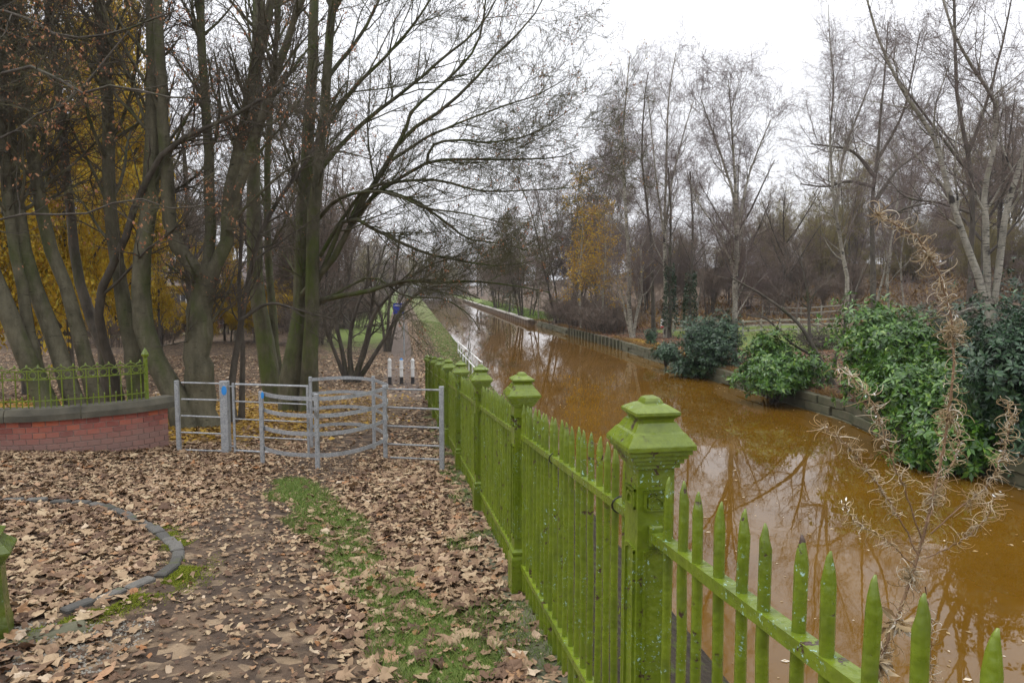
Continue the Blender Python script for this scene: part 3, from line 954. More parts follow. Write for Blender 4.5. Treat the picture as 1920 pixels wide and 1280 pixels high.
for y in (724, 836):
    MB().tube([P(428, y, pT[1]) - K0, P(441, y, gY0) - K0], .012, 8).build('hinge', 'galv', leaf_root)
# waymark discs
d0 = P(420, 732, pT[1] - .066)
MB().profile([(.052, -.002), (.052, .002)], sides=20).mesh('waymark_disc', 'blue')
disc = link('waymark_disc', bpy.data.meshes['waymark_disc'], KG); disc.location = tuple(d0 - K0); disc.rotation_euler = (PI / 2, 0, 0); disc.scale = (.85, 1.5, 1)
# posts of the enclosure
qa, za_ = kpost(493, 877, .055, 733, Y=10.30)
qb, zb_ = kpost(596, 886, .06, 738, Y=9.83)
qc, zc_ = kpost(723, 868, .062, 722, Y=10.86)
qd, zd_ = kpost(585, 851, .05, 706, Y=12.0)
qe, ze_ = kpost(702, 846, .055, 705, Y=11.9)
d1 = P(492, 741, qa[1] - .031)
disc = link('waymark_disc', bpy.data.meshes['waymark_disc'], KG); disc.location = tuple(d1 - K0); disc.rotation_euler = (PI / 2, 0, 0); disc.scale = (.45, 1.0, 1)
arc_f = [(494, 10.37), (505, 10.20), (522, 10.05), (545, 9.94), (572, 9.89), (600, 9.87), (640, 9.98), (680, 10.28), (705, 10.60), (723, 10.90)]
arc_b = [(584, 11.96), (620, 12.15), (650, 12.2), (680, 12.1), (702, 11.85), (717, 11.5), (727, 11.2), (726, 10.98)]
def arc(pts, z, n):
    return resample(np.array([((px - 960) / F * (Y * CP - z * SP), Y, z) for px, Y in pts]), n)
bands_f = []
for yb in (747, 779, 813, 853):
    z = P(596, yb, 9.88)[2]
    pts = arc(arc_f, z, 30)
    pts[:, 1] -= .006
    MB().band(pts - K0, .004, .030).build('band', 'galv', KG)
    bands_f.append(pts)
    MB().band(arc(arc_b, z, 30) - K0, .004, .028).build('band', 'galv', KG)
# right panel to the fence
qf, zf_ = kpost(829, 882, .068, 724)
for yl, yr in ((729, 731), (763, 767), (798, 802), (832, 836), (857, 861)):
    kbar(P(727, yl, qc[1]), P(824, yr, qf[1]))
# chalked scrawl on the upper band, joined to the band's front
def scrawl():
    cu = bpy.data.curves.new('graffiti', 'FONT'); cu.body = "U Muggi"; cu.size = .062; cu.extrude = .0006; cu.shear = .2
    tmp = bpy.data.objects.new('graffiti', cu)
    COL.objects.link(tmp)
    me = bpy.data.meshes.new_from_object(tmp.evaluated_get(bpy.context.evaluated_depsgraph_get()))
    me.materials.clear(); me.materials.append(M['white'])
    bpy.data.objects.remove(tmp)
    o = link('graffiti', me, KG)
    a, b = bands_f[0][17], bands_f[0][20]
    o.location = tuple(a - K0 + np.array([0, -.012, -.018])); o.rotation_euler = (PI / 2, -math.atan2(b[2] - a[2], b[0] - a[0]), math.atan2(b[1] - a[1], b[0] - a[0]))
scrawl()

# ==================================================================== CURVED BRICK WALL with railing
wall_px = [(-140, 10.15), (-60, 10.3), (0, 10.42), (80, 10.55), (152, 10.8), (210, 11.05), (265, 11.35), (313, 11.75)]
wx = [((px - 960) / F * Y * 1.0) for px, Y in wall_px]
wall_c = resample(np.array([(x * 1.008, Y, 0) for x, (px, Y) in zip(wx, wall_px)]), 60)
coping_top = P(323, 744, 11.75)[2]
cop_h = .185
brick_top = coping_top - cop_h
seg = np.linalg.norm(np.diff(wall_c, axis=0), axis=1)
wlen = seg.sum(); wcum = np.concatenate([[0], np.cumsum(seg)])
def wall_at(s):
    q = np.array([np.interp(s, wcum, wall_c[:, k]) for k in range(2)])
    e = .05
    a = np.array([np.interp(s - e, wcum, wall_c[:, k]) for k in range(2)]); b = np.array([np.interp(s + e, wcum, wall_c[:, k]) for k in range(2)])
    t = b - a
    return q, math.atan2(t[1], t[0])
W0 = np.array([wall_c[30][0], wall_c[30][1], brick_top - .8])
WALL = thing('brick_wall', 'low curved red brick wall with a dark stone coping', 'wall', W0)
THK = .23
core = [(*(wall_at(s)[0]), brick_top - .56) for s in np.linspace(.006, wlen - .006, 50)]
core = [(x - math.sin(wall_at(s)[1]) * .115, y + math.cos(wall_at(s)[1]) * .115, z) for (x, y, z), s in zip(core, np.linspace(.006, wlen - .006, 50))]
MB().band(np.array(core) - W0, .106, .558).build('mortar_core', 'mortar', WALL)
BL, BH = .182, .094
br_me = {w: [MB().box((0, 0, 0), (w * (1 - .003 * k) - .011, .105, BH - .0105), 0, .004).mesh('brick', 'brick') for k in range(3)] for w in (BL, BL / 2)}
course = 0
z = brick_top - BH / 2
while course < 10:
    flem = course % 2                       # alternate courses of stretchers and headers
    w = BL
    s = wlen - (0 if flem == 0 else w * .5)
    first = True
    while s > .1:
        bw = w
        sm = s - bw / 2
        q, a = wall_at(sm)
        gz = float(land(q[0], q[1]))
        if z + BH > gz and P(0, 900, 10)[0] * 1.28 < q[0]:
            o = link('brick', random.choice(br_me[w]), WALL)
            off = .05 + random.uniform(-.002, .002)
            o.location = (q[0] - math.sin(a) * off - W0[0], q[1] + math.cos(a) * off - W0[1], z - W0[2])
            o.rotation_euler = (0, 0, a + random.uniform(-.006, .006))
        s -= bw
    if flem:                                # closing header at the end
        q, a = wall_at(wlen - w * .25)
        o = link('brick', random.choice(br_me[BL / 2]), WALL)
        o.location = (q[0] - math.sin(a) * .05 - W0[0], q[1] + math.cos(a) * .05 - W0[1], z - W0[2]); o.rotation_euler = (0, 0, a)
        o.scale = (w * .5 / (BL / 2) * .98, 1, 1)
    # end face
    q, a = wall_at(wlen)
    for dz_, dd in ((0, .165),):
        o = link('brick', br_me[BL / 2][0], WALL)
        o.location = (q[0] - math.sin(a) * dd - math.cos(a) * .052 - W0[0], q[1] + math.cos(a) * dd - math.sin(a) * .052 - W0[1], z - W0[2]); o.rotation_euler = (0, 0, a)
    z -= BH; course += 1
# coping stones with a chamfered front
def coping(s0, s1):
    n = 10
    vs, fs = [], []
    for s in np.linspace(s0, s1, n):
        q, a = wall_at(min(s, wlen)); ex = max(0, s - wlen)
        nx, ny = -math.sin(a), math.cos(a); tx, ty = math.cos(a), math.sin(a)
        prof = [(-.075, 0), (-.075, .095), (-.03, cop_h), (THK + .03, cop_h), (THK + .075, .095), (THK + .075, 0)]
        for d, h in prof:
            vs.append((q[0] + nx * d + tx * ex - W0[0], q[1] + ny * d + ty * ex - W0[1], brick_top + .004 + h - W0[2] + random.uniform(-.003, .003)))
    for j in range(n - 1):
        for k in range(6): fs.append([j * 6 + k, j * 6 + (k + 1) % 6, j * 6 + 6 + (k + 1) % 6, j * 6 + 6 + k])
    fs += [list(range(6))[::-1], [(n - 1) * 6 + k for k in range(6)]]
    return MB().add(vs, fs).build('coping_stone', 'coping', WALL)
s_at = lambda px: float(np.interp(px, [to_px((c[0], c[1], brick_top))[0] for c in wall_c], wcum))
cuts = [0, s_at(-90), s_at(11), s_at(152), wlen + .13]
for a, b in zip(cuts[:-1], cuts[1:]): coping(a + .006, b - .006)
# railing on the coping
RZ = brick_top + cop_h
RAIL = thing('wall_railing', 'ornate green iron railing with rings standing on the brick wall', 'railing', (W0[0], W0[1], RZ))
R0 = np.array(RAIL.location)
s_end = s_at(284)
def rail_pt(s, h):
    q, a = wall_at(s)
    return np.array([q[0] - math.sin(a) * .115, q[1] + math.cos(a) * .115, RZ + h]) - R0
ss = np.linspace(.1, s_end, 40)
for h, ht in ((.115, .007), (.455, .008), (.585, .008)):
    MB().band([rail_pt(s, h) for s in ss], .016, ht).build('rail', 'green', RAIL)
spc = .168
tor = MB()
tor.tube([(.052 * math.cos(t), 0, .052 * math.sin(t)) for t in np.linspace(0, 2 * PI, 13)], .007, 5)
tor_me = tor.mesh('ring', 'green')
bar_me = MB().tube([(0, 0, -.01), (0, 0, .6)], .0095, 6).mesh('bar', 'green')
dog_me = MB().profile([(.0085, -.01), (.0085, .155), (.013, .165), (.011, .18), (.003, .19)], sides=6).mesh('dog_bar', 'green')
fin_me = MB()
fin_me.tube([(.075 * math.cos(t), 0, .005 + .045 * math.sin(t)) for t in np.linspace(0, PI, 9)], .008, 5)
fin_me.profile([(.016, .045), (.021, .058), (.012, .07), (.017, .08), (.004, .095)], sides=8)
fin_me = fin_me.mesh('finial', 'green')
s = s_end - spc * .6
while s > .15:
    a = wall_at(s)[1]
    o = link('bar', bar_me, RAIL); o.location = tuple(rail_pt(s, 0)); 
    o = link('finial', fin_me, RAIL); o.location = tuple(rail_pt(s, .59)); o.rotation_euler = (0, 0, a)
    o = link('ring', tor_me, RAIL); o.location = tuple(rail_pt(s + spc / 2, .52)); o.rotation_euler = (0, 0, a)
    o = link('dog_bar', dog_me, RAIL); o.location = tuple(rail_pt(s - spc / 2, 0)); o.rotation_euler = (random.uniform(-.06, .06), random.uniform(-.06, .06), a)
    s -= spc
pe = rail_pt(s_end, 0)
MB().profile([(.024, -.01), (.024, .72), (.040, .735), (.044, .765), (.022, .83), (.004, .875)], wall_at(s_end)[1], pe).build('end_post', 'green', RAIL)

# ==================================================================== SETT KERB, paving
kerb_px = [(-30, 938), (40, 940), (110, 942), (175, 949), (232, 965), (282, 990), (322, 1020), (334, 1045), (312, 1076), (252, 1101), (172, 1134), (104, 1159), (44, 1180)]
kp = resample(np.array([G(x, y) for x, y in kerb_px]), 160)
kl = np.concatenate([[0], np.cumsum(np.linalg.norm(np.diff(kp[:, :2], axis=0), axis=1))])
KERB = thing('stone_kerb', 'curved kerb of grey granite setts in the fallen leaves', 'kerb', kp[80])
sett_me = [MB().box((0, 0, 0), (.200, .086 + .010 * k, .13), 0, .010).mesh('sett', 'sett') for k in range(3)]
s = .05
while s < kl[-1] - .1:
    j = [np.interp(s, kl, kp[:, k]) for k in range(2)]; j2 = [np.interp(s + .05, kl, kp[:, k]) for k in range(2)]
    a = math.atan2(j2[1] - j[1], j2[0] - j[0])
    q = on_land(j[0], j[1], -.036 + random.uniform(-.010, .012))
    o = link('sett', random.choice(sett_me), KERB); o.location = tuple(q - kp[80])
    o.rotation_euler = (random.uniform(-.04, .04) - .09 * 0, random.uniform(-.04, .04), a + random.uniform(-.03, .03))
    s += .245
pv = G(2, 1275)
slab = MB().box((0, 0, 0), (.6, .5, .10), 0, .012).build('paving_slab', 'concrete')
slab.location = (pv[0] - .30, pv[1] - .16, float(land(pv[0], pv[1])) + .0); slab.rotation_euler = (-.09, 0, -.5)
tag(slab, 'grey paving slab at the foot of the short pillar', 'paving slab')
slab2 = MB().box((0, 0, 0), (.42, .2, .08), 0, .015).build('flat_stone', 'stone')
q = G(88, 1188); slab2.location = (q[0], q[1], q[2] - .025); slab2.rotation_euler = (-.09, 0, .55)
tag(slab2, 'flat mossy stone sunk beside the granite kerb', 'stone')

# ==================================================================== bollards, white rail, posts, signs
for px, blue, lab in ((731, 0, 'white bollard with black foot, farthest from the green fence'), (753, 1, 'white bollard with a blue painted top'), (774, 0, 'white bollard with black foot, nearest the green fence')):
    b = G(px, 720)
    o = thing('bollard', lab, 'bollard', b, 0, 'white bollards across the towpath')
    r = .072
    MB().profile([(r, -.1), (r, .30)], sides=12).build('foot', 'blackpaint', o)
    MB().profile([(r * .98, .30), (r * .98, .62), (r * 1.18, .63), (r * 1.18, .67), (r * .98, .68), (r * .98, .93), (r * 1.2, .94), (r * 1.2, .965), (r * .9, .975)], sides=12).build('shaft', 'white', o)
    MB().profile([(r * .9, .975), (r * .9, .99), (r * .62, 1.035), (r * .1, 1.05)], sides=12).build('top', 'blue' if blue else 'white', o)

def white_rail():
    Ya, Yb = 27.0, 43.0
    a = on_land(canal_l(Ya) - .45, Ya); b = on_land(canal_l(Yb) - .45, Yb)
    ta, tb = P(903, 679, Ya), P(859, 641, Yb)
    a[0], b[0] = ta[0], tb[0]
    root = thing('white_railing', 'white two rail handrail along the canal edge', 'railing', b)
    n = 8
    for k in range(n):
        t = k / (n - 1); p = a + (b - a) * t; h = (ta + (tb - ta) * t)[2]
        zb = float(land_bank(p[0], p[1]))
        MB().tube([np.array([p[0], p[1], zb - .1]) - b, np.array([p[0], p[1], h]) - b], .036, 8).build('post', 'white', root)
        MB().profile([(.03, -.05), (.05, -.02), (.05, .02), (.02, .05)], 0, np.array([p[0], p[1], h]) - b, 8).build('knuckle', 'white', root)
    for f in (0, .5):
        MB().tube([np.array([a[0], a[1], ta[2] - f]) - b, np.array([b[0], b[1], tb[2] - f]) - b], .034, 8).build('rail', 'white', root)
white_rail()

b = G(758, 668)
o = thing('sign_post', 'grey pole carrying a blue sign beside the towpath', 'sign', b)
top = P(756, 566, b[1])[2] - b[2]
MB().tube([(0, 0, -.2), (0, 0, top)], .045, 8).build('pole', 'galv', o)
sw = 18 / F * b[1]
MB().box((-.33 * sw - .1, -.06, top - .38), (sw * 1.1, .03, .62), 0).build('sign_panel', 'navy', o)
MB().box((-.33 * sw - .1, -.078, top - .20), (sw * .8, .004, .06), 0).build('white_stripe', 'white', o)

b = P(1243, 616, 56); b = on_land(b[0], 56)
o = thing('warning_sign', 'small white sign with a red foot on the far bank', 'sign', b)
zt = P(1243, 599, 56)[2] - b[2]
MB().tube([(0, 0, -.1), (0, 0, zt - .1)], .03, 6).build('post', 'timber', o)
MB().box((0, -.05, zt - .32), (.42, .03, .72)).build('board', 'white', o)
MB().box((0, -.068, zt - .60), (.40, .004, .14)).build('red_band', 'red', o)
MB().profile([(.1, -.002), (.1, .002)], sides=10).build('symbol', 'blackpaint', o)
o.children[-1].location = (0, -.068, zt - .22); o.children[-1].rotation_euler = (PI / 2, 0, 0)

def post_rail(label, p0, p1, n, h, rails):
    root = thing('timber_fence', label, 'fence', p0)
    p0 = np.array(p0); p1 = np.array(p1)
    a = math.atan2(p1[1] - p0[1], p1[0] - p0[0])
    me = MB().box((0, 0, h / 2 - .15), (.13, .13, h + .3), a, .01).mesh('post', 'timber')
    tops = []
    for k in range(n):
        q = p0 + (p1 - p0) * k / (n - 1); z = float(land(q[0], q[1]))
        o = link('post', me, root); o.location = tuple(np.array([q[0], q[1], z]) - p0); tops.append(np.array([q[0], q[1], z]) - p0)
    for k in range(n - 1):
        for r in rails:
            c = (tops[k] + tops[k + 1]) / 2 + np.array([math.sin(a) * .085, -math.cos(a) * .085, r])
            L = np.linalg.norm(tops[k + 1] - tops[k])
            o = MB().box((0, 0, 0), (L * .99, .035, .12), 0, .006).build('rail', 'timber', root)
            o.location = tuple(c); o.rotation_euler = (0, -math.atan2(tops[k + 1][2] - tops[k][2], L), a)
q0, q1 = P(1262, 616, 54), P(1570, 614, 50)
post_rail('pale post and rail timber fence beyond the right bank bushes', on_land(q0[0], q0[1]), on_land(q1[0], q1[1]), 10, 1.15, (.3, .65, 1.0))
q0, q1 = P(1430, 570, 70), P(1580, 560, 66)
post_rail('mossy timber rail fence higher up the wooded slope', on_land(q0[0], q0[1]), on_land(q1[0], q1[1]), 5, 1.2, (.55, 1.05))

# ==================================================================== houses behind the left trees
def house(label, x0, x1, Y, base, h, wallmat, wins, roof_h=3.0, depth=8, chim=True, door=None):
    w = x1 - x0; root = thing('brick_house', label, 'house', ((x0 + x1) / 2, Y, base))
    MB().box((0, depth / 2, h / 2 - .5), (w, depth, h + 1.0)).build('wall', wallmat, root)
    rf = MB().add([(-w / 2 - .3, -.35, h), (w / 2 + .3, -.35, h), (w / 2 + .3, depth + .35, h), (-w / 2 - .3, depth + .35, h), (-w / 2 - .3, depth / 2, h + roof_h), (w / 2 + .3, depth / 2, h + roof_h)],
                  [[0, 1, 5, 4], [2, 3, 4, 5], [0, 4, 3], [1, 2, 5], [3, 2, 1, 0]]).build('roof', 'roof', root)
    if chim: MB().box((w * .3, depth / 2, h + roof_h + .3), (.9, .6, 1.6), 0, .02).build('chimney', 'housebrick', rf)
    for cx, cz, ww, wh in wins:
        f = MB()
        for sx in (-1, 0, 1): f.box((cx + sx * (ww / 2 - .04), -.03, cz), (.09, .1, wh))
        for sz in (-1, 1): f.box((cx, -.028, cz + sz * (wh / 2 + .04)), (ww + .02, .11, .09))
        fo = f.build('window', 'white', root)
        MB().box((cx, -.012, cz), (ww - .1, .03, wh)).build('pane', 'glass', fo)
    if door:
        MB().box((door, -.03, 1.05), (.95, .08, 2.1)).build('door', 'white', root)
    return root
def hx(px, Y): return (px - 960) / F * Y
HY = 74
wins = []
for row in (1.35, 3.9):
    for px in (40, 95, 165, 200, 268, 318, 340): wins.append((hx(px, HY) - (hx(-40, HY) + hx(352, HY)) / 2, row, 1.25, 1.15))
house('red brick house with white windows behind the yellow trees', hx(-40, HY), hx(352, HY), HY, -5.0, 5.2, 'housebrick', wins)
HY2 = 84
c2 = (hx(400, HY2) + hx(505, HY2)) / 2
house('house of pink brick with a white bay beyond the forked sycamore', hx(400, HY2), hx(505, HY2), HY2, -5.0, 5.4, 'housebrick',
      [(-2.2, 1.4, 1.6, 1.5), (.6, 1.4, 1.6, 1.5), (2.6, 1.4, 1.2, 1.5), (-1.8, 4.1, 1.3, 1.2), (1.8, 4.1, 1.3, 1.2)], door=-.7)
HY3 = 96
house('long brick house with an orange wall far behind the mossy sycamore', hx(515, HY3), hx(640, HY3), HY3, -5.0, 4.6, 'housebrick', [(-2.5, 1.4, 1.4, 1.2), (2.5, 1.4, 1.4, 1.2), (2.5, 3.6, 1.4, 1.1)])
def board_fence():
    a, bb = hx(515, 68), hx(575, 66)
    root = thing('board_fence', 'dark close boarded fence across the lawn on the left', 'fence', on_land(a, 68))
    p0 = np.array(root.location); n = 20
    me = MB().box((0, 0, .75), (.16, .025, 1.7)).mesh('board', 'darktimber')
    for k in range(n):
        x = a + (bb - a) * k / (n - 1)
        o = link('board', me, root); o.location = (x - p0[0], 68 - 2 * k / n - p0[1], random.uniform(-.02, .02))
board_fence()

# ==================================================================== TREES, left group
def L1(n, length, ang=.75, up=.05, **k):
    d = dict(n=n, length=length, ang=ang, up=up, wig=.14, rr=.42, Pn=7, t0=.30, S=6, rel=False, lv=.4); d.update(k); return d
def L2(n, length=.5, **k):
    d = dict(n=n, length=length, ang=.75, up=.03, wig=.18, rr=.55, Pn=6, t0=.15, S=4, minr=.004); d.update(k); return d
def L3(n, length=.45, **k):
    d = dict(n=n, length=length, ang=.75, up=.03, wig=.2, rr=.6, Pn=5, t0=.12, S=3, minr=.0045); d.update(k); return d
def L4(n, length=.45, **k):
    d = dict(n=n, length=length, ang=.8, up=.03, wig=.2, rr=.7, Pn=3, t0=.1, S=3, minr=.0034); d.update(k); return d

def tree(name, label, cat, stems, levels, bark, twig, seed, group=None, keys=0, leaves=None, trunk_levels=1, sides=10, kwhere=None):
    base = stems[0][0][0].copy()
    root = thing(name, label, cat, base, 0, group)
    rng = np.random.default_rng(seed)
    alls = build_tree(root, base, stems, levels, bark, twig, rng, sides, trunk_levels=trunk_levels)
    if keys: leaves_on(root, 'seed_keys', alls[-2], keys, .046, 'keys', rng, down=1.6, jit=.045, cluster=5, where=kwhere)
    if leaves:
        n, size, mat = leaves[:3]
        leaves_on(root, 'foliage', alls[-1], n, size, mat, rng, down=.5, jit=.12, cluster=leaves[3] if len(leaves) > 3 else 3)
    return root, alls

SYC = lambda n1, l1, n2=8, n3=6, n4=3: [L1(int(n1 * 1.15), l1, .62, .07), L2(n2, .55), L3(n3, .5), L4(n4, .55)]
tree('sycamore', 'grey sycamore of two leaning stems at the left edge behind the railing', 'tree',
     [pstem(13.5, [(105, 830), (87, 760), (45, 660), (0, 550), (-40, 440), (-80, 300), (-110, 150), (-130, -50), (-140, -200)], 42, 20, 0, True),
      pstem(13.7, [(110, 830), (93, 753), (65, 677), (50, 590), (39, 520), (22, 440), (8, 300), (-5, 150), (-15, -60), (-18, -220)], 27, 12, .5, True)],
     SYC(16, 2.6), 'bark', 'twig', 1, keys=1500)
tree('sycamore', 'grey sycamore leaning left, second trunk behind the railing', 'tree',
     [pstem(14.0, [(160, 830), (141, 759), (121, 689), (84, 590), (59, 520), (38, 430), (22, 300), (10, 180), (-5, 0), (-10, -100), (0, -250)], 38, 16, .6, True)],
     SYC(22, 2.6), 'bark', 'twig', 2, keys=1500)
tree('sycamore', 'pale grey sycamore leaning left behind the middle of the railing', 'tree',
     [pstem(14.5, [(196, 825), (180, 753), (163, 677), (146, 604), (112, 520), (82, 410), (58, 290), (40, 170), (20, 40), (12, -80), (15, -240)], 34, 14, .4, True)],
     SYC(22, 2.6), 'bark', 'twig', 3, keys=1800)
tree('sycamore', 'dark twin stemmed sycamore with a crooked limb behind the railing', 'tree',
     [pstem(16, [(204, 820), (202, 753), (200, 677), (178, 610), (157, 562), (140, 480), (130, 380), (118, 250), (100, 100), (80, -60), (75, -200)], 26, 10, 1, True),
      pstem(15.6, [(228, 820), (225, 753), (197, 650), (184, 590), (190, 540), (232, 455), (253, 388), (287, 316), (325, 270), (420, 225), (480, 195), (540, 140)], 24, 6, -2.0, True)],
     SYC(18, 2.2), 'barkdark', 'twig', 4, keys=1500)
tree('sycamore', 'straight sycamore trunk just left of the railing end post', 'tree',
     [pstem(15, [(263, 815), (261, 745), (250, 677), (239, 604), (222, 520), (212, 430), (205, 330), (203, 220), (195, 120), (188, 0), (185, -100), (186, -260)], 35, 16, .6, True)],
     SYC(24, 2.6), 'bark', 'twig', 5, keys=1800)
tree('sycamore', 'thick pale sycamore curving up beside the railing end post', 'tree',
     [pstem(14.4, [(350, 812), (326, 739), (281, 660), (262, 590), (264, 530), (272, 430), (283, 330), (290, 200), (287, 100), (283, 0), (280, -100), (282, -260)], 48, 17, .4, True)],
     SYC(24, 2.6), 'bark', 'twig', 6, keys=2200)
tree('sycamore', 'stout sycamore forking into several stems behind the steel gate post', 'tree',
     [pstem(14.7, [(378, 815), (375, 740), (374, 690), (376, 600), (384, 500)], 66, 48, 0, True),
      pstem(14.7, [(386, 540), (378, 508), (345, 488), (322, 430), (312, 330), (306, 220), (300, 100), (292, -60), (290, -200)], 30, 12, -.4),
      pstem(14.7, [(384, 530), (390, 490), (393, 440), (394, 340), (386, 200), (378, 80), (376, -60), (378, -200)], 22, 11, .8),
      pstem(14.7, [(384, 540), (400, 500), (424, 465), (431, 430), (428, 395), (437, 330), (455, 250), (470, 170), (490, 90), (520, -60), (530, -180)], 28, 12, .2),
      pstem(14.6, [(430, 430), (450, 345), (486, 235), (520, 130), (555, 30), (585, -60), (600, -180)], 20, 8, -1.0),
      pstem(14.6, [(430, 420), (480, 370), (530, 325), (590, 290), (640, 285), (700, 300)], 7, 2, -1.0)],
     [L1(14, 2.0, .62, .07), L2(7, .55), L3(5, .5), L4(3, .55)], 'bark', 'twig', 7, keys=2600)
tree('alder', 'thin dark leaning tree between the gate leaf and the mossy trunks', 'tree',
     [pstem(15.5, [(438, 800), (436, 720), (440, 680), (452, 600), (468, 520), (488, 440), (520, 380), (575, 300), (610, 230)], 18, 6, .3, True),
      pstem(16.2, [(452, 795), (455, 700), (452, 620), (448, 540), (452, 440), (450, 300)], 14, 5, .5, True),
      pstem(15.4, [(452, 600), (500, 570), (540, 575), (590, 590), (640, 600)], 7, 2)],
     [L1(14, 1.3), L2(5), L3(4), L4(3)], 'barkdark', 'twig', 8, sides=8)
tree('sycamore', 'mossy sycamore of two stems behind the steel gate leaf', 'tree',
     [pstem(21, [(520, 752), (508, 700), (492, 620), (482, 540), (476, 430), (476, 300), (480, 150), (484, 0), (486, -80), (488, -200)], 40, 15, .6, True),
      pstem(21.5, [(530, 745), (521, 690), (512, 600), (505, 500), (500, 350), (508, 200), (520, 50), (530, -100)], 20, 8, .6, True)],
     SYC(18, 2.8), 'barkmoss', 'twigmoss', 9, keys=1200)
LIMB = lambda px, w0, w1, dY=-1.5, Y=19: pstem(Y, px, w0 * .72, w1 * .8, dY)
BIG, big_alls = tree('sycamore', 'big mossy sycamore arching its bare limbs over the towpath and canal', 'tree',
     [pstem(19, [(546, 778), (548, 700), (562, 600), (568, 500), (570, 400), (578, 280), (584, 150), (590, 0), (592, -90), (596, -220)], 46, 14, .6, True),
      pstem(18.9, [(577, 778), (578, 700), (584, 600), (586, 500), (590, 400), (600, 280), (612, 150), (625, 0), (632, -100), (640, -220)], 38, 12, -.6, True),
      LIMB([(568, 552), (600, 515), (637, 466), (672, 390), (710, 333), (757, 256), (826, 209), (881, 158), (941, 90), (992, 43), (1030, -25)], 20, 2.5),
      LIMB([(700, 350), (761, 243), (772, 209), (838, 150), (894, 85), (911, 0), (918, -70)], 12, 3, -1),
      LIMB([(660, 420), (700, 368), (750, 335), (808, 303), (868, 299), (966, 299), (1048, 295), (1086, 280)], 13, 2.2),
      LIMB([(800, 310), (812, 272), (870, 262), (911, 268), (983, 256), (1026, 235), (1069, 205)], 8, 2, -.6, 18),
      LIMB([(735, 300), (800, 258), (851, 235), (941, 200), (1005, 179), (1062, 148)], 9, 2, -1, 18),
      LIMB([(586, 566), (630, 556), (680, 548), (759, 527), (820, 530), (878, 527), (967, 536), (1030, 548)], 16, 2.4),
      LIMB([(590, 540), (620, 470), (651, 408), (701, 430), (752, 455), (806, 477), (860, 488), (932, 498), (1000, 490)], 15, 2.4, -2),
      LIMB([(660, 405), (690, 358), (766, 372), (835, 416), (878, 448), (932, 455), (990, 470)], 11, 2.2, -1),
      LIMB([(600, 480), (650, 400), (694, 351), (806, 337), (860, 347), (896, 358), (967, 358), (1065, 353)], 12, 2.2, -2.5),
      LIMB([(592, 330), (650, 262), (700, 215), (760, 170), (830, 110), (900, 50), (945, -30)], 15, 3, 1),
      LIMB([(604, 250), (660, 170), (720, 110), (780, 40), (830, -40)], 13, 4, -1),
      LIMB([(588, 420), (640, 370), (720, 360), (800, 390), (870, 400), (950, 420)], 11, 2.2, -3),
      LIMB([(584, 580), (640, 545), (700, 520), (760, 555), (830, 560), (880, 590), (900, 620)], 9, 2, -1),
      LIMB([(612, 150), (680, 60), (720, -20), (760, -120)], 12, 4, 1)],
     [dict(n=19, length=2.0, ang=.5, up=.04, wig=.12, rr=.45, Pn=7, t0=.2, S=5, rel=False, lv=.45, minr=.0055), L2(7, .55, ang=.65), L3(6, .5, ang=.65, minr=.0045), L4(3, .55, minr=.0036)],
     'barkmoss', 'twigmoss', 10, keys=5200)
tree('hawthorn', 'many stemmed bare hawthorn at the left side of the towpath', 'shrub',
     [pstem(28, [(650, 706), (632, 670), (612, 620), (605, 570), (590, 520)], 10, 4, -1, True),
      pstem(28, [(652, 706), (640, 650), (632, 600), (650, 540), (660, 480)], 12, 4, .5, True),
      pstem(28, [(658, 706), (656, 640), (668, 580), (690, 520), (690, 460)], 13, 4, 0, True),
      pstem(28, [(662, 706), (684, 650), (702, 590), (745, 540), (800, 500), (860, 480)], 14, 3, -1.5, True),
      pstem(28, [(666, 704), (712, 650), (742, 600), (770, 560), (830, 535), (900, 560)], 12, 3, -.5, True),
      pstem(28, [(662, 705), (690, 640), (696, 580), (705, 520), (722, 460)], 11, 4, 1, True)],
     [L1(16, 1.7, .8), L2(5), L3(5), L4(3)], 'barkdark', 'twig', 11, sides=7)
tree('hawthorn', 'dense bare hawthorn overhanging the path beyond the sign post', 'shrub',
     [pstem(42, [(722, 645), (716, 600), (700, 550), (690, 500)], 6, 4, 0, True),
      pstem(42, [(726, 645), (728, 590), (735, 540), (745, 480), (750, 440)], 7, 4, 0, True),
      pstem(42, [(730, 645), (745, 600), (775, 555), (820, 530), (870, 540)], 5, 3, -2, True),
      pstem(42, [(728, 645), (740, 590), (770, 530), (800, 490), (830, 460)], 5, 3, 0, True)],
     [L1(16, 2.4, .8), L2(5), L3(5), L4(3)], 'barkdark', 'twigfar', 12, sides=7)
# limbs of a sycamore standing out of frame to the left, reaching across the top left of the picture
tree('sycamore', 'near sycamore boughs hung with brown keys reaching in from the left', 'tree',
     [pstem(9.5, [(-420, 900), (-400, 600), (-380, 300), (-360, 60), (-350, -200)], 60, 30, 0, True),
      pstem(9.5, [(-385, 330), (-200, 260), (-60, 170), (60, 125), (150, 175), (215, 160), (300, 180), (370, 185)], 11, 3, -1),
      pstem(9.5, [(-370, 120), (-200, 60), (0, 20), (120, 70), (220, 60), (330, 20)], 10, 3, .5),
      pstem(9.5, [(-385, 420), (-200, 330), (0, 260), (70, 215), (130, 190), (240, 60)], 8, 2.5, .8),
      pstem(9.5, [(-390, 500), (-150, 440), (0, 412), (70, 398), (140, 405), (215, 380), (260, 372), (330, 392), (420, 376)], 7, 2.5, 1)],
     [dict(n=14, length=1.0, ang=.75, up=.04, wig=.22, rr=.5, Pn=7, t0=.3, S=5, rel=False, lv=.4), L2(6, .55, minr=.003), L3(5, .5, minr=.0022), L4(3, .5, minr=.0016)],
     'barkdark', 'twigmoss', 13, keys=1500)

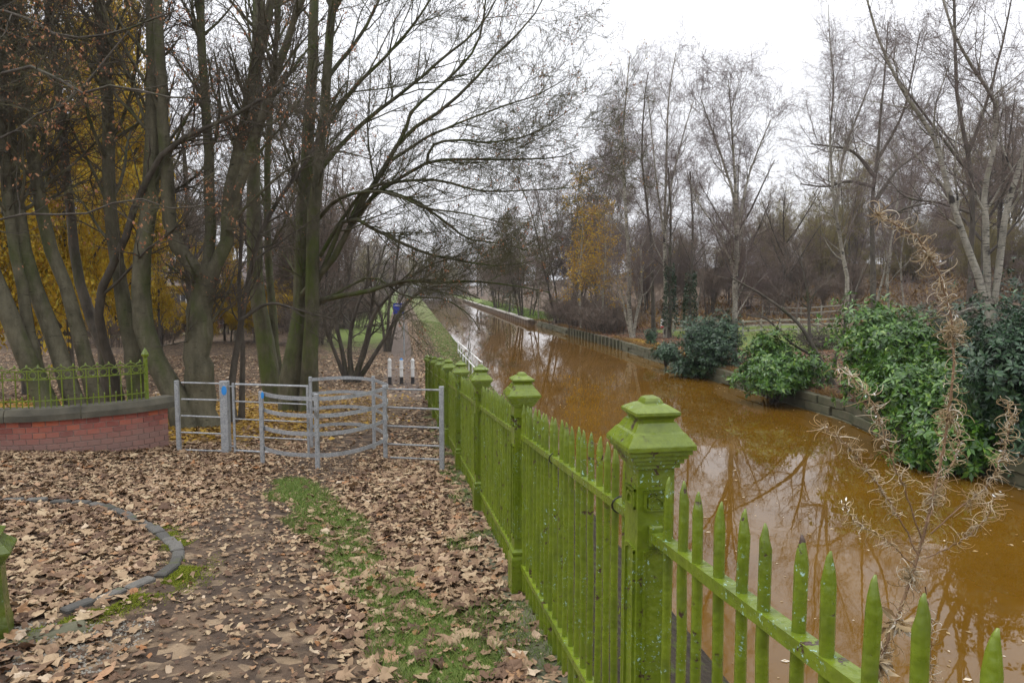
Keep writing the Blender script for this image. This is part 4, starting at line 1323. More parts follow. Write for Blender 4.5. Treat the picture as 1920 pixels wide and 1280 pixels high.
# ---------------------------------------------------------------- right bank: single trees
BIRCH = lambda n1, l1, n2=7, n3=6, n4=3, mr=.0055: [L1(n1, l1, .6, .10, t0=.22, rr=.4, taper=.2), L2(n2, .55, up=.05, minr=mr), L3(n3, .55, up=-.03, minr=mr * .85), L4(n4, .8, up=-.12, Pn=4, minr=mr * .7)]
tree('birch', 'white barked birch forking into three stems above the right laurels', 'tree',
     [pstem(20, [(1860, 720), (1858, 660), (1855, 600), (1854, 560)], 28, 22, 0, True),
      pstem(20, [(1855, 600), (1832, 509), (1804, 438), (1776, 345), (1748, 251), (1696, 176), (1650, 80), (1620, -20)], 15, 3, .6),
      pstem(20, [(1856, 590), (1851, 485), (1846, 368), (1860, 298), (1870, 218), (1860, 180), (1813, 110), (1780, 40), (1760, -40)], 14, 3, 0),
      pstem(20, [(1860, 590), (1874, 485), (1888, 391), (1916, 298), (1940, 200), (1960, 60), (1970, -100)], 14, 4, -.6),
      pstem(20, [(1850, 575), (1820, 578), (1790, 590)], 6, 3, -.4)],
     BIRCH(18, 2.2, mr=.0045), 'birch', 'twigbirch', 21)
tree('birch', 'slender pale birch leaning above the timber fence', 'tree',
     [pstem(42, [(1584, 640), (1589, 532), (1579, 471), (1565, 391), (1560, 321), (1556, 251), (1563, 157), (1556, 77), (1553, 10)], 11, 1.2, 0, True),
      pstem(42, [(1568, 400), (1575, 330), (1589, 265), (1617, 195), (1645, 120)], 7, 1.2, 1)],
     BIRCH(30, 3.6), 'birchfar', 'twigbirch', 22)
tree('birch', 'birch with a wide forked crown behind the round dark rhododendron', 'tree',
     [pstem(34, [(1379, 692), (1378, 600), (1380, 500), (1382, 406)], 12, 9, 0, True),
      pstem(34, [(1382, 430), (1376, 370), (1354, 298), (1330, 230), (1312, 180)], 7, 1.6, 0),
      pstem(34, [(1382, 440), (1400, 345), (1422, 280), (1445, 225)], 6, 1.6, 1),
      pstem(34, [(1382, 410), (1376, 310), (1371, 220), (1366, 150)], 7, 1.5, -1),
      pstem(34, [(1380, 520), (1350, 440), (1310, 380), (1290, 330)], 6, 2, 1)],
     BIRCH(18, 2.6, mr=.006), 'birchfar', 'twigbirch', 23)
tree('birch', 'tall birch with ivy at its foot and a fan of purple twigs', 'tree',
     [pstem(52, [(1249, 630), (1247, 509), (1246, 438), (1249, 321), (1254, 180), (1268, 98)], 10, 2, 0, True),
      pstem(52, [(1247, 430), (1262, 330), (1285, 240), (1300, 190)], 5, 1.6, 1),
      pstem(52, [(1247, 450), (1232, 350), (1222, 250), (1215, 180)], 5, 1.6, -1)],
     BIRCH(20, 3.4), 'birchfar', 'twigbirch', 24)
tree('birch', 'tall thin birch among yellow leaves at the water side', 'tree',
     [pstem(53, [(1186, 652), (1181, 600), (1179, 509), (1172, 368), (1167, 274), (1176, 157), (1181, 105)], 11, 2, 0, True),
      pstem(53, [(1184, 630), (1170, 575), (1165, 540)], 7, 3, .4, True), pstem(53, [(1186, 620), (1196, 580), (1203, 545), (1202, 460)], 8, 3, .6, True)],
     BIRCH(26, 3.2), 'birchfar', 'twigbirch', 25, leaves=(500, .11, 'gold'))
tree('birch', 'narrow grey tree between the two tallest birches', 'tree',
     [pstem(56, [(1226, 625), (1222, 500), (1220, 438), (1204, 298), (1209, 180), (1216, 135)], 9, 2, 0, True)],
     BIRCH(26, 3.2), 'barkdark', 'twigbirch', 26)
tree('oak', 'dark tree with long level limbs right of the leaning birch', 'tree',
     [pstem(50, [(1640, 600), (1637, 480), (1636, 368), (1645, 298), (1650, 228), (1659, 134), (1665, 40)], 14, 2, 0, True),
      pstem(50, [(1640, 330), (1600, 285), (1560, 275), (1520, 270)], 9, 2, -1), pstem(50, [(1640, 350), (1590, 340), (1550, 350), (1500, 345)], 8, 2, 1),
      pstem(50, [(1640, 380), (1680, 320), (1720, 290), (1760, 250)], 9, 2, 1), pstem(50, [(1640, 420), (1700, 390), (1750, 380)], 8, 2, -1),
      pstem(50, [(1645, 300), (1690, 220), (1710, 140), (1725, 60)], 7, 1.5, 0)],
     [L1(13, 3.2, minr=.010), L2(6, minr=.008), L3(5, minr=.0065), L4(3, minr=.005)], 'barkdark', 'twigfar', 27)
tree('oak', 'tall dark tree standing directly behind the three stemmed birch', 'tree',
     [pstem(34, [(1815, 660), (1820, 500), (1823, 368), (1813, 274), (1795, 180), (1790, 50), (1788, -80)], 14, 4, 0, True),
      pstem(34, [(1822, 330), (1760, 250), (1700, 170), (1650, 100)], 7, 1.5, 1), pstem(34, [(1815, 290), (1850, 190), (1880, 80), (1900, -20)], 7, 2, -1),
      pstem(34, [(1822, 400), (1760, 380), (1700, 370), (1660, 330)], 7, 2, 2)],
     [L1(13, 2.8, minr=.007), L2(6, minr=.006), L3(5, minr=.005), L4(3, minr=.004)], 'barkdark', 'twigbirch', 28)
tree('thorn', 'leaning bare shrub reaching over the leaves beside the low laurel', 'shrub',
     [pstem(27, [(1562, 738), (1535, 670), (1500, 610), (1440, 560), (1370, 520)], 13, 3, 1, True),
      pstem(27.5, [(1545, 720), (1520, 640), (1515, 560), (1500, 480)], 10, 3, 1, True),
      pstem(28, [(1555, 725), (1575, 640), (1600, 560), (1620, 500)], 9, 3, 1, True),
      pstem(28, [(1530, 670), (1480, 640), (1440, 600), (1400, 590)], 6, 2, -1)],
     [L1(12, 1.7, .8), L2(5, minr=.006), L3(4, minr=.005), L4(3, minr=.004)], 'barkdark', 'twigfar', 29, sides=7)
def ivy_on(root, Y, px, r, n, seed):
    """ivy sleeve round a trunk, child of the tree"""
    rng = np.random.default_rng(seed)
    pts = resample(np.array([P(x, y, Y) for x, y in px]), 30)
    i = rng.integers(0, 30, n); a = rng.random(n) * 2 * PI
    rad = r * (.6 + .6 * rng.random(n)) * (1 - .45 * i / 30)
    off = np.stack([np.cos(a) * rad, np.sin(a) * rad, rng.normal(size=n) * .15], 1)
    b = pts[i] + off - np.array(root.location)
    v, f = leaf_quads(b, off * np.array([1, 1, .2]) + np.array([0, 0, -.15]) + rng.normal(size=(n, 3)) * .15, .12, rng, .9)
    o = link('ivy', mesh_np('ivy', v, [f], 'ivy'), root); o['kind'] = 'stuff'
for px, Y, seed, lab in (([(1256, 610), (1257, 560), (1255, 500)], 51, 41, 'ivy clad stump of a trunk touching the tall purple twigged birch'),
                    ([(1293, 612), (1294, 560), (1296, 515)], 49, 42, 'dark ivy clad trunk in front of the end of the timber fence'),
                    ([(955, 580), (957, 555), (956, 530)], 108, 43, 'ivy clad trunk far along the right bank')):
    r, _ = tree('ivy_tree', lab, 'tree', [pstem(Y, px + [(px[-1][0] + 3, px[-1][1] - 90), (px[-1][0] - 2, px[-1][1] - 190 * 50 / Y)], 9 * 50 / Y, 3, 0, True)],
                [L1(14, 2.2), L2(5), L3(4), L4(3)], 'barkdark', 'twigfar', seed, sides=7)
    ivy_on(r, Y, px, .5 if Y < 60 else .8, 1400, seed)

# ---------------------------------------------------------------- background woods: tree kinds, then copies
def template(kind, seed):
    rng = np.random.default_rng(seed)
    root = bpy.data.objects.new('tree', None); COL.objects.link(root)
    H = 12.0
    def st(pts, r0, r1, foot=False): return (np.array(pts, float), r0, r1, foot)
    if kind == 'birch':
        w = rng.normal(size=6) * .25
        stems = [st([(0, 0, -.2), (w[0], w[1], 4), (w[2], w[3], 8), (w[4], w[5], 12)], .095, .012, True)]
        al = build_tree(root, (0, 0, 0), stems, [L1(30, 2.9, .5, .13, t0=.2), L2(7, .5, up=.05), L3(6, .5, up=-.02, minr=.007), L4(4, .7, up=-.12, minr=.006)], 'birchfar', 'twigbirch', rng, 6)
    elif kind == 'broad':
        stems = [st([(0, 0, -.2), (.1, 0, 2), (-.1, .1, 5), (.2, 0, 9), (.1, .1, 12)], .22, .04, True)]
        for k in range(5):
            a = 2.4 * k + rng.random(); z = 2.5 + k * 1.1
            stems.append(st([(0, 0, z), (1.1 * math.cos(a), 1.1 * math.sin(a), z + 1.6), (2.2 * math.cos(a), 2.2 * math.sin(a), z + 3.6), (3.0 * math.cos(a), 3.0 * math.sin(a), z + 5)], .1, .03))
        al = build_tree(root, (0, 0, 0), stems, [L1(11, 2.3, .65, .06), L2(6, .55), L3(6, .5, minr=.008), L4(4, .6, minr=.007)], 'barkdark', 'twigfar', rng, 6)
    elif kind in ('thicket', 'olive'):
        stems = []
        for k in range(9):
            a = rng.random() * 6.3; r = .2 + .5 * rng.random(); L = 2.5 + 3.5 * rng.random()
            stems.append(st([(r * math.cos(a), r * math.sin(a), -.1), (r * 2 * math.cos(a), r * 2 * math.sin(a), 2.5), (r * 3.6 * math.cos(a + .3), r * 3.6 * math.sin(a + .3), 3 + L * .6), (r * 5 * math.cos(a + .3), r * 5 * math.sin(a + .3), 3 + L)], .06, .02))
        al = build_tree(root, (0, 0, 0), stems, [L1(14, 2.0, .7, .04, t0=.05), L2(6, .6), L3(6, .55, minr=.009), L4(3, .6, minr=.008)], 'barkdark', 'twigolive' if kind == 'olive' else 'twigfar', rng, 5)
    elif kind == 'yellow':
        stems = [st([(0, 0, -.2), (.1, .1, 3), (0, -.1, 7), (.1, 0, 12)], .2, .04, True)]
        for k in range(6):
            a = 2.4 * k; z = 1.5 + k * 1.3
            stems.append(st([(0, 0, z), (1.3 * math.cos(a), 1.3 * math.sin(a), z + 1.2), (2.6 * math.cos(a), 2.6 * math.sin(a), z + 2.2), (3.4 * math.cos(a), 3.4 * math.sin(a), z + 2.5)], .08, .025))
        al = build_tree(root, (0, 0, 0), stems, [L1(12, 2.0, .8, 0, t0=.1), L2(6, .55), L3(5, .5, minr=.006)], 'barkdark', 'twig', rng, 6)
        leaves_on(root, 'foliage', al[-1], 26000, .18, 'yellow', rng, jit=.22, cluster=3)
    elif kind == 'goldbirch':
        stems = [st([(0, 0, -.2), (.2, 0, 4), (0, .2, 8), (.1, 0, 12)], .13, .02, True)]
        al = build_tree(root, (0, 0, 0), stems, [L1(34, 2.6, .6, .08, t0=.12), L2(7, .5), L3(5, .5, up=-.05, minr=.007), L4(3, .6, up=-.1, minr=.006)], 'birchfar', 'twigbirch', rng, 6)
        leaves_on(root, 'foliage', al[-1], 3600, .16, 'gold', rng, jit=.1, cluster=2)
    elif kind == 'brush':
        stems = []
        for k in range(26):
            a = rng.random() * 6.3; r = .9 * rng.random() ** .5; L = 1.0 + .9 * rng.random(); lean = .5 * rng.random()
            x, y = r * math.cos(a), r * math.sin(a)
            stems.append(st([(x, y, -.1), (x * 1.3, y * 1.3, L * .5), (x * (1.6 + lean), y * (1.6 + lean), L)], .016, .006))
        al = build_tree(root, (0, 0, 0), stems, [L1(10, .7, .6, .04, t0=.05, minr=.006), L2(5, .6, minr=.006), L3(3, .6, minr=.006)], 'twig' if False else 'barkdark', 'twigfar', rng, 4)
    COL.objects.unlink(root)
    ch = list(root.children)
    for c in ch: COL.objects.unlink(c)
    return root, ch
TPL = {k: [template(k, s) for s in seeds] for k, seeds in
       dict(birch=(101, 102, 103), broad=(111, 112, 113), thicket=(121, 122), olive=(131,), yellow=(141, 142), goldbirch=(151,), brush=(161, 162)).items()}
TNAME = dict(birch='birch', broad='oak', thicket='willow', olive='willow', yellow='maple', goldbirch='birch', brush='bramble')
TCAT = dict(birch='tree', broad='tree', thicket='tree', olive='tree', yellow='tree', goldbirch='tree', brush='shrub')
MARKS_R = [(1000, 'past the step in the far bank wall'), (1090, 'above the upright piling posts'), (1160, 'behind the golden birches'), (1230, 'behind the two tallest birches'),
           (1330, 'behind the ivy clad trunks'), (1430, 'behind the forked birch'), (1540, 'behind the low bright laurel'), (1610, 'behind the leaning birch'),
           (1720, 'behind the dark level limbed tree'), (1800, 'left of the white birch'), (9999, 'behind the white birch')]
MARKS_L = [(110, 'behind the left leaning sycamores'), (215, 'behind the crooked dark sycamore'), (300, 'behind the railing end post'), (420, 'behind the forking sycamore'),
           (520, 'behind the swinging gate leaf'), (600, 'behind the mossy twin sycamores'), (680, 'behind the many stemmed hawthorn'), (9999, 'left of the towpath')]
def where(x, y):
    px = to_px((x, y, -3))[0]
    m = next(t for lim, t in (MARKS_R if x > canal_r(y) - 1 else MARKS_L) if px < lim)
    return m + (', nearer row' if y < 70 else ', middle row' if y < 100 else ', far row')
def plant(kind, x, y, height, label, group, wide=None):
    label = label.replace('@', where(x, y))
    root, ch = TPL[kind][random.randrange(len(TPL[kind]))]
    r = root.copy(); COL.objects.link(r)
    r.name = TNAME[kind]
    base = {'brush': 2.0, 'thicket': 9.0, 'olive': 9.0}.get(kind, 12.5)
    s = height / base
    w = wide if wide else s * random.uniform(.85, 1.15)
    r.location = (x, y, float(land(x, y))); r.scale = (w, w, s); r.rotation_euler = (0, 0, random.uniform(0, 6.28))
    tag(r, label, TCAT[kind], group)
    for c in ch:
        d = c.copy(); COL.objects.link(d); d.parent = r
    return r
def top_h(px, py, x, y): return max(1.5, P(px, py, y)[2] - float(land(x, y)))
rs = random.Random(5)
# skyline of the right wood: (photo x, photo y of the tree top)
SKY_X = [860, 900, 960, 1000, 1060, 1110, 1160, 1260, 1300, 1350, 1410, 1470, 1520, 1600, 1700, 1800, 1920]
SKY_Y = [470, 445, 390, 345, 290, 270, 150, 130, 200, 185, 260, 270, 140, 70, 40, 0, -60]
def skyline(px): return float(np.interp(px, SKY_X, SKY_Y))
cnt = 0
for Y, n, kinds, drop in ((75, 8, ('birch', 'broad', 'birch', 'birch'), (20, 160)), (95, 9, ('broad', 'birch', 'birch', 'olive'), (80, 230)), (125, 9, ('broad', 'birch', 'birch'), (130, 270)),
                          (60, 5, ('birch', 'broad'), (60, 220)), (170, 8, ('broad', 'birch'), (150, 270))):
    for k in range(n):
        y = Y * rs.uniform(.9, 1.12)
        lo = to_px((float(canal_r(y)) + 3.0, y, -3))[0]
        px = lo + (1990 - lo) * (k + rs.random()) / n
        x = hx(px, y)
        if 50 < y < 66 and 1250 < px < 1560: y += 14; x = hx(px, y)
        kind = rs.choice(kinds)
        py = skyline(px) + rs.uniform(*drop)
        lab = {'birch': 'bare birch in the wood @', 'broad': 'bare broadleaf tree in the wood @', 'thicket': 'bare many stemmed willow @', 'olive': 'olive twigged willow in the wood @'}[kind]
        plant(kind, x, y, min(19, top_h(px, py, x, y)), lab, {'birch': 'birches of the right bank wood', 'broad': 'broadleaf trees of the right bank wood', 'thicket': 'willows of the right bank wood', 'olive': 'olive willows of the right bank wood'}[kind])
# understorey on the slope
for k in range(18):
    px = rs.uniform(1180, 1960); y = rs.uniform(62, 92); x = hx(px, y)
    kind = rs.choice(('olive', 'thicket', 'thicket'))
    plant(kind, x, y, rs.uniform(3.5, 6), 'low bare bushy sapling @', 'saplings on the wooded slope')
for k in range(15):
    px = 1370 + 560 * (k + rs.random()) / 15; y = rs.uniform(70, 100); x = hx(px, y)
    plant('olive', x, y, top_h(px, rs.uniform(360, 470), x, y), 'olive twigged willow on the slope @', 'olive willows on the wooded slope', rs.uniform(.7, 1.0))
for k in range(9):
    px = 1170 + 330 * (k + rs.random()) / 9; y = rs.uniform(66, 84); x = hx(px, y)
    plant('thicket', x, y, top_h(px, rs.uniform(400, 480), x, y), 'brown twigged willow @', 'brown willows behind the tall birches', rs.uniform(.6, .9))
for k in range(13):
    px = 1180 + 780 * (k + rs.random()) / 13; y = rs.uniform(112, 140); x = hx(px, y)
    plant(rs.choice(('thicket', 'olive')), x, y, top_h(px, rs.uniform(400, 460), x, y), 'wide scrub tree topping the slope @', 'scrub trees along the top of the slope', rs.uniform(1.2, 1.7))
# gold birches and the thin screen along the water
plant('goldbirch', hx(1090, 64), 64, top_h(1090, 330, hx(1090, 64), 64), 'birch with sparse golden leaves left of the tallest birches', None)
plant('goldbirch', hx(1130, 60), 60, top_h(1130, 390, hx(1130, 60), 60), 'smaller golden leaved birch above the upright posts', None)
for px, y, ty in ((1010, 84, 350), (1040, 80, 330), (985, 95, 400), (1065, 76, 300), (960, 112, 410), (1120, 72, 290), (1150, 68, 260), (935, 130, 430)):
    plant('birch' if px % 2 == 0 else 'thicket', hx(px, y), y, top_h(px, ty, hx(px, y), y), 'thin bare screen tree @', 'thin trees along the right bank', None)
for px, y in ((1050, 74), (1072, 70), (1090, 65), (1108, 63), (1125, 60), (1140, 58), (1118, 66), (1060, 76), (1150, 61), (1085, 72), (1165, 60)):
    plant('brush', hx(px, y), y, rs.uniform(2.0, 3.4), 'brown bramble brush @', 'bramble brush on the right bank', rs.uniform(.9, 1.5))
for k in range(12):
    y = rs.uniform(26, 75); px = rs.uniform(1990, 2700); x = hx(px, y)
    plant(rs.choice(('birch', 'broad', 'olive')), x, y, rs.uniform(8, 14), 'bare tree of the right wood just outside the picture', 'trees past the right edge of the picture')
# far end of the canal
for k in range(38):
    px = 660 + 320 * (k + rs.random()) / 38; y = rs.uniform(230, 330); x = hx(px, y)
    if canal_l(y) - 4 < x < float(canal_r(y)) + 4: y = 380; x = hx(px, 380)
    plant(rs.choice(('broad', 'birch', 'olive')), x, y, min(24, top_h(px, rs.uniform(440, 500), x, y)), 'hazy tree at the far end of the canal', 'trees at the far end of the canal', rs.uniform(1.6, 2.4))
for k in range(16):
    y = rs.uniform(332, 400); x = canal_l(y) - 8 + (float(canal_r(y)) - canal_l(y) + 16) * (k + rs.random()) / 16; px = to_px((x, y, -4))[0]
    plant(rs.choice(('broad', 'birch', 'olive')), x, y, rs.uniform(10, 20), 'hazy tree at the far end of the canal', 'trees at the far end of the canal', rs.uniform(1.4, 2.0))
for k in range(9):
    y = 334 + rs.random() * 6; x = canal_l(y) - 6 + (float(canal_r(y)) - canal_l(y) + 12) * (k + .5) / 9
    plant('brush', x, y, rs.uniform(3.5, 6), 'brush closing the far end of the canal', 'brush at the far end of the canal', rs.uniform(2.2, 3))
# behind the left group
for Y, n, ylo, yhi in ((40, 2, 60, 260), (48, 4, 150, 330), (62, 6, 250, 400), (110, 11, 330, 440)):
    for k in range(n):
        px = -60 + 760 * (k + rs.random()) / n; y = Y * rs.uniform(.92, 1.1); x = hx(px, y)
        if x > fence_x(y) - 3: x = fence_x(y) - 3 - rs.random() * 3
        kind = rs.choice(('broad', 'thicket', 'broad', 'birch'))
        plant(kind, x, y, min(16, top_h(px, rs.uniform(ylo, yhi), x, y)), {'broad': 'bare broadleaf tree @', 'thicket': 'bare many stemmed willow @', 'birch': 'bare birch @'}[kind],
              {'broad': 'trees behind the sycamores', 'thicket': 'willows behind the sycamores', 'birch': 'birches behind the sycamores'}[kind])
for px, y, ty, lab in ((40, 24, -40, 'yellow leaved maple at the far left behind the leaning trunks'), (130, 26, -30, 'yellow leaved maple behind the middle of the railing'), (235, 29, 0, 'yellow leaved maple behind the railing end post'), (-40, 22, 100, 'low yellow maple cut by the left edge of the picture'),
                       (70, 34, -140, 'tall yellow maple filling the gap at the top left'), (185, 37, -60, 'tall yellow maple between the straight trunk and the pale curved one'),
                       (262, 33, -50, 'tall yellow maple right of the pale curved sycamore'), (300, 44, 330, 'small yellow maple in front of the brick house'), (420, 50, 400, 'small yellow maple beside the house with the white bay')):
    x = hx(px, y); plant('yellow', x, y, top_h(px, ty, x, y), lab, None, .62 if px < 250 else .5)
for k in range(11):
    px = 60 + 520 * (k + rs.random()) / 11; y = rs.uniform(48, 64); x = hx(px, y)
    plant('yellow', x, y, rs.uniform(3.2, 5.2), 'low yellow leaved shrub @', 'yellow shrubs before the houses', rs.uniform(.32, .42))
for k in range(12):
    px = 20 + 600 * (k + rs.random()) / 12; y = rs.uniform(44, 66); x = hx(px, y)
    plant('brush', x, y, rs.uniform(2.2, 3.6), 'bare brown brush @', 'brush before the houses', rs.uniform(1.0, 1.7))
for k in range(5):
    px = rs.uniform(600, 700); y = rs.uniform(60, 90); x = hx(px, y)
    plant('brush', x, y, rs.uniform(3, 5), 'bare brush left of the towpath behind the hawthorns', 'brush behind the hawthorns', rs.uniform(1.5, 2.5))

# ---------------------------------------------------------------- evergreen bushes on the far bank
def whorl_mesh(leaf, nl, mat, rng, droop=.35):
    pass
def bush(name, label, c, radii, n, leaf, mat, seed, lobes=7, cat='bush', flat=1.0):
    rng = np.random.default_rng(seed)
    c = np.asarray(c, float)
    base = np.array([c[0], c[1], float(land(c[0], c[1])) if c[0] > canal_r(c[1]) else WATER + .3])
    root = thing(name, label, cat, base)
    radii = np.asarray(radii, float)
    lc = rng.normal(size=(lobes, 3)); lc = norm(lc) * (.25 + .45 * rng.random((lobes, 1)))
    lr = .45 + .3 * rng.random(lobes)
    k = rng.integers(0, lobes, n)
    d = norm(rng.normal(size=(n, 3)) + np.array([0, 0, .25]))
    rr = (.62 + .42 * rng.random((n, 1)) ** .6)
    p = lc[k] + d * lr[k][:, None] * rr
    p = p * (1 + .17 * np.clip(rng.normal(size=(n, 1)), -2, 2.2))
    p = p * radii + (c - base)
    p[:, 2] = np.maximum(p[:, 2], .12 + .2 * rng.random(n) + min(0, WATER - base[2]))
    NL = 8
    out = norm(d * radii / radii.max() + np.array([0, 0, .35]))
    q = rng.normal(size=(n, 3)); u = norm(np.cross(out, q)); w = np.cross(out, u)
    a = np.arange(NL)[None] * 2 * PI / NL + rng.random((n, 1)) * 6.28 + rng.normal(size=(n, NL)) * .25
    el = .35 + .35 * rng.normal(size=(n, NL))
    dirs = (u[:, None] * np.cos(a)[..., None] + w[:, None] * np.sin(a)[..., None]) * np.cos(el)[..., None] + out[:, None] * np.sin(el)[..., None]
    dirs[..., 2] -= .15
    dirs = norm(dirs)
    nrm = norm(out[:, None] - (out[:, None] * dirs).sum(-1, keepdims=True) * dirs)
    sd = np.cross(nrm, dirs)
    L = leaf * (1 + .22 * rng.normal(size=(n, NL, 1))).clip(.5, 1.6)
    b = p[:, None] + dirs * leaf * .12
    tip = b + dirs * L - nrm * L * .18
    mid = b + dirs * L * .5
    wd = .19
    v = np.stack([b, mid + sd * L * wd + nrm * L * .06, tip, mid - sd * L * wd + nrm * L * .06, mid], 2).reshape(-1, 3)
    i = np.arange(n * NL)[:, None] * 5
    f = np.concatenate([i + np.array([[0, 1, 4]]), i + np.array([[1, 2, 4]]), i + np.array([[0, 4, 3]]), i + np.array([[4, 2, 3]])])
    o = link('foliage', mesh_np('foliage', v, [f], mat), root); o['kind'] = 'stuff'
    # branches from the foot to the lobes
    st = np.stack([resample([np.array([0, 0, -.2]) + rng.normal(size=3) * .12, lc[j] * radii * .5 + (c - base) * .6, lc[j] * radii + (c - base)], 6) for j in range(lobes)])
    rd = np.linspace(.05, .015, 6)[None].repeat(lobes, 0)
    b2 = branch(st, rd, 12, rng, .5, .8, .02, Pn=4, t0=.3)
    v, fs = merge([tubes(st, rd, 6), tubes(b2[0], b2[1], 4)])
    link('branches', mesh_np('branches', v, fs, 'barkdark', True), root)
    return root
bush('rhododendron', 'large round blue green rhododendron overhanging the water', P(1334, 652, 34), (1.75, 1.6, 1.75), 2300, .15, 'rhodo', 201, 9)
bush('rhododendron', 'small rhododendron low over the wall, left of the large round one', P(1247, 664, 37.5), (.85, .9, .6), 420, .15, 'rhodo', 202, 5)
bush('rhododendron', 'tiny rhododendron on the bank beside the yellow leaves', P(1219, 633, 46), (.5, .5, .5), 140, .15, 'rhodo', 203, 4)
bush('rhododendron', 'low rhododendron skirt trailing over the wall in front of the round one', P(1290, 690, 34.5), (1.3, .8, .55), 420, .14, 'rhodo', 204, 5)
bush('laurel', 'low bright laurel spreading over the canal wall', P(1452, 708, 26.2), (1.65, 1.3, .85), 1150, .19, 'laurel', 205, 8)
bush('laurel', 'laurel with an upright top shoot behind the low bright laurel', P(1440, 655, 27.6), (1.0, .8, .7), 330, .18, 'laurel', 206, 5)
bush('laurel', 'tall dark laurel on the bank left of the white birch', P(1672, 658, 22.5), (2.0, 1.7, 1.32), 1500, .19, 'laurel', 207, 9)
bush('laurel', 'bright broad laurel hanging to the water right of the mossy wall', P(1740, 752, 18.6), (1.75, 1.4, 1.15), 1700, .19, 'laurel', 208, 10)
bush('laurel', 'laurel trailing in the water behind the dead stalk', P(1790, 840, 16.8), (1.35, 1.0, .8), 800, .19, 'laurel', 209, 7)
bush('rhododendron', 'dark rhododendron at the right edge of the picture', P(1925, 740, 16.2), (1.5, 1.4, 2.1), 2100, .16, 'rhodo', 210, 9)
bush('rhododendron', 'dark evergreen rising under the white birch at the right edge', P(1905, 640, 20.5), (1.6, 1.5, 1.5), 1100, .16, 'rhodo', 211, 7)
bush('laurel', 'dim laurel behind the birch foot', P(1790, 640, 24.5), (1.4, 1.2, 1.3), 700, .18, 'rhodo', 212, 7)
def brush_pile():
    rng = np.random.default_rng(77)
    c = P(1530, 628, 40); c = on_land(c[0], c[1])
    root = thing('brush_pile', 'dark heap of cut branches near the timber fence', 'brush pile', c)
    n = 260
    a = rng.random(n) * 6.28; b = rng.normal(size=n) * .5
    d = np.stack([np.cos(a) * np.cos(b), np.sin(a) * np.cos(b), np.sin(b)], 1)
    p = rng.normal(size=(n, 3)) * np.array([.8, .6, .28]) + np.array([0, 0, .55])
    p[:, 2] = np.abs(p[:, 2])
    pts = p[:, None] + d[:, None] * np.linspace(-.6, .6, 4)[None, :, None] + rng.normal(size=(n, 4, 3)) * .05
    v, f = tubes(pts, np.full((n, 4), .014), 4)
    o = link('branches', mesh_np('branches', v, [f], 'barkdark'), root); o['kind'] = 'stuff'
brush_pile()

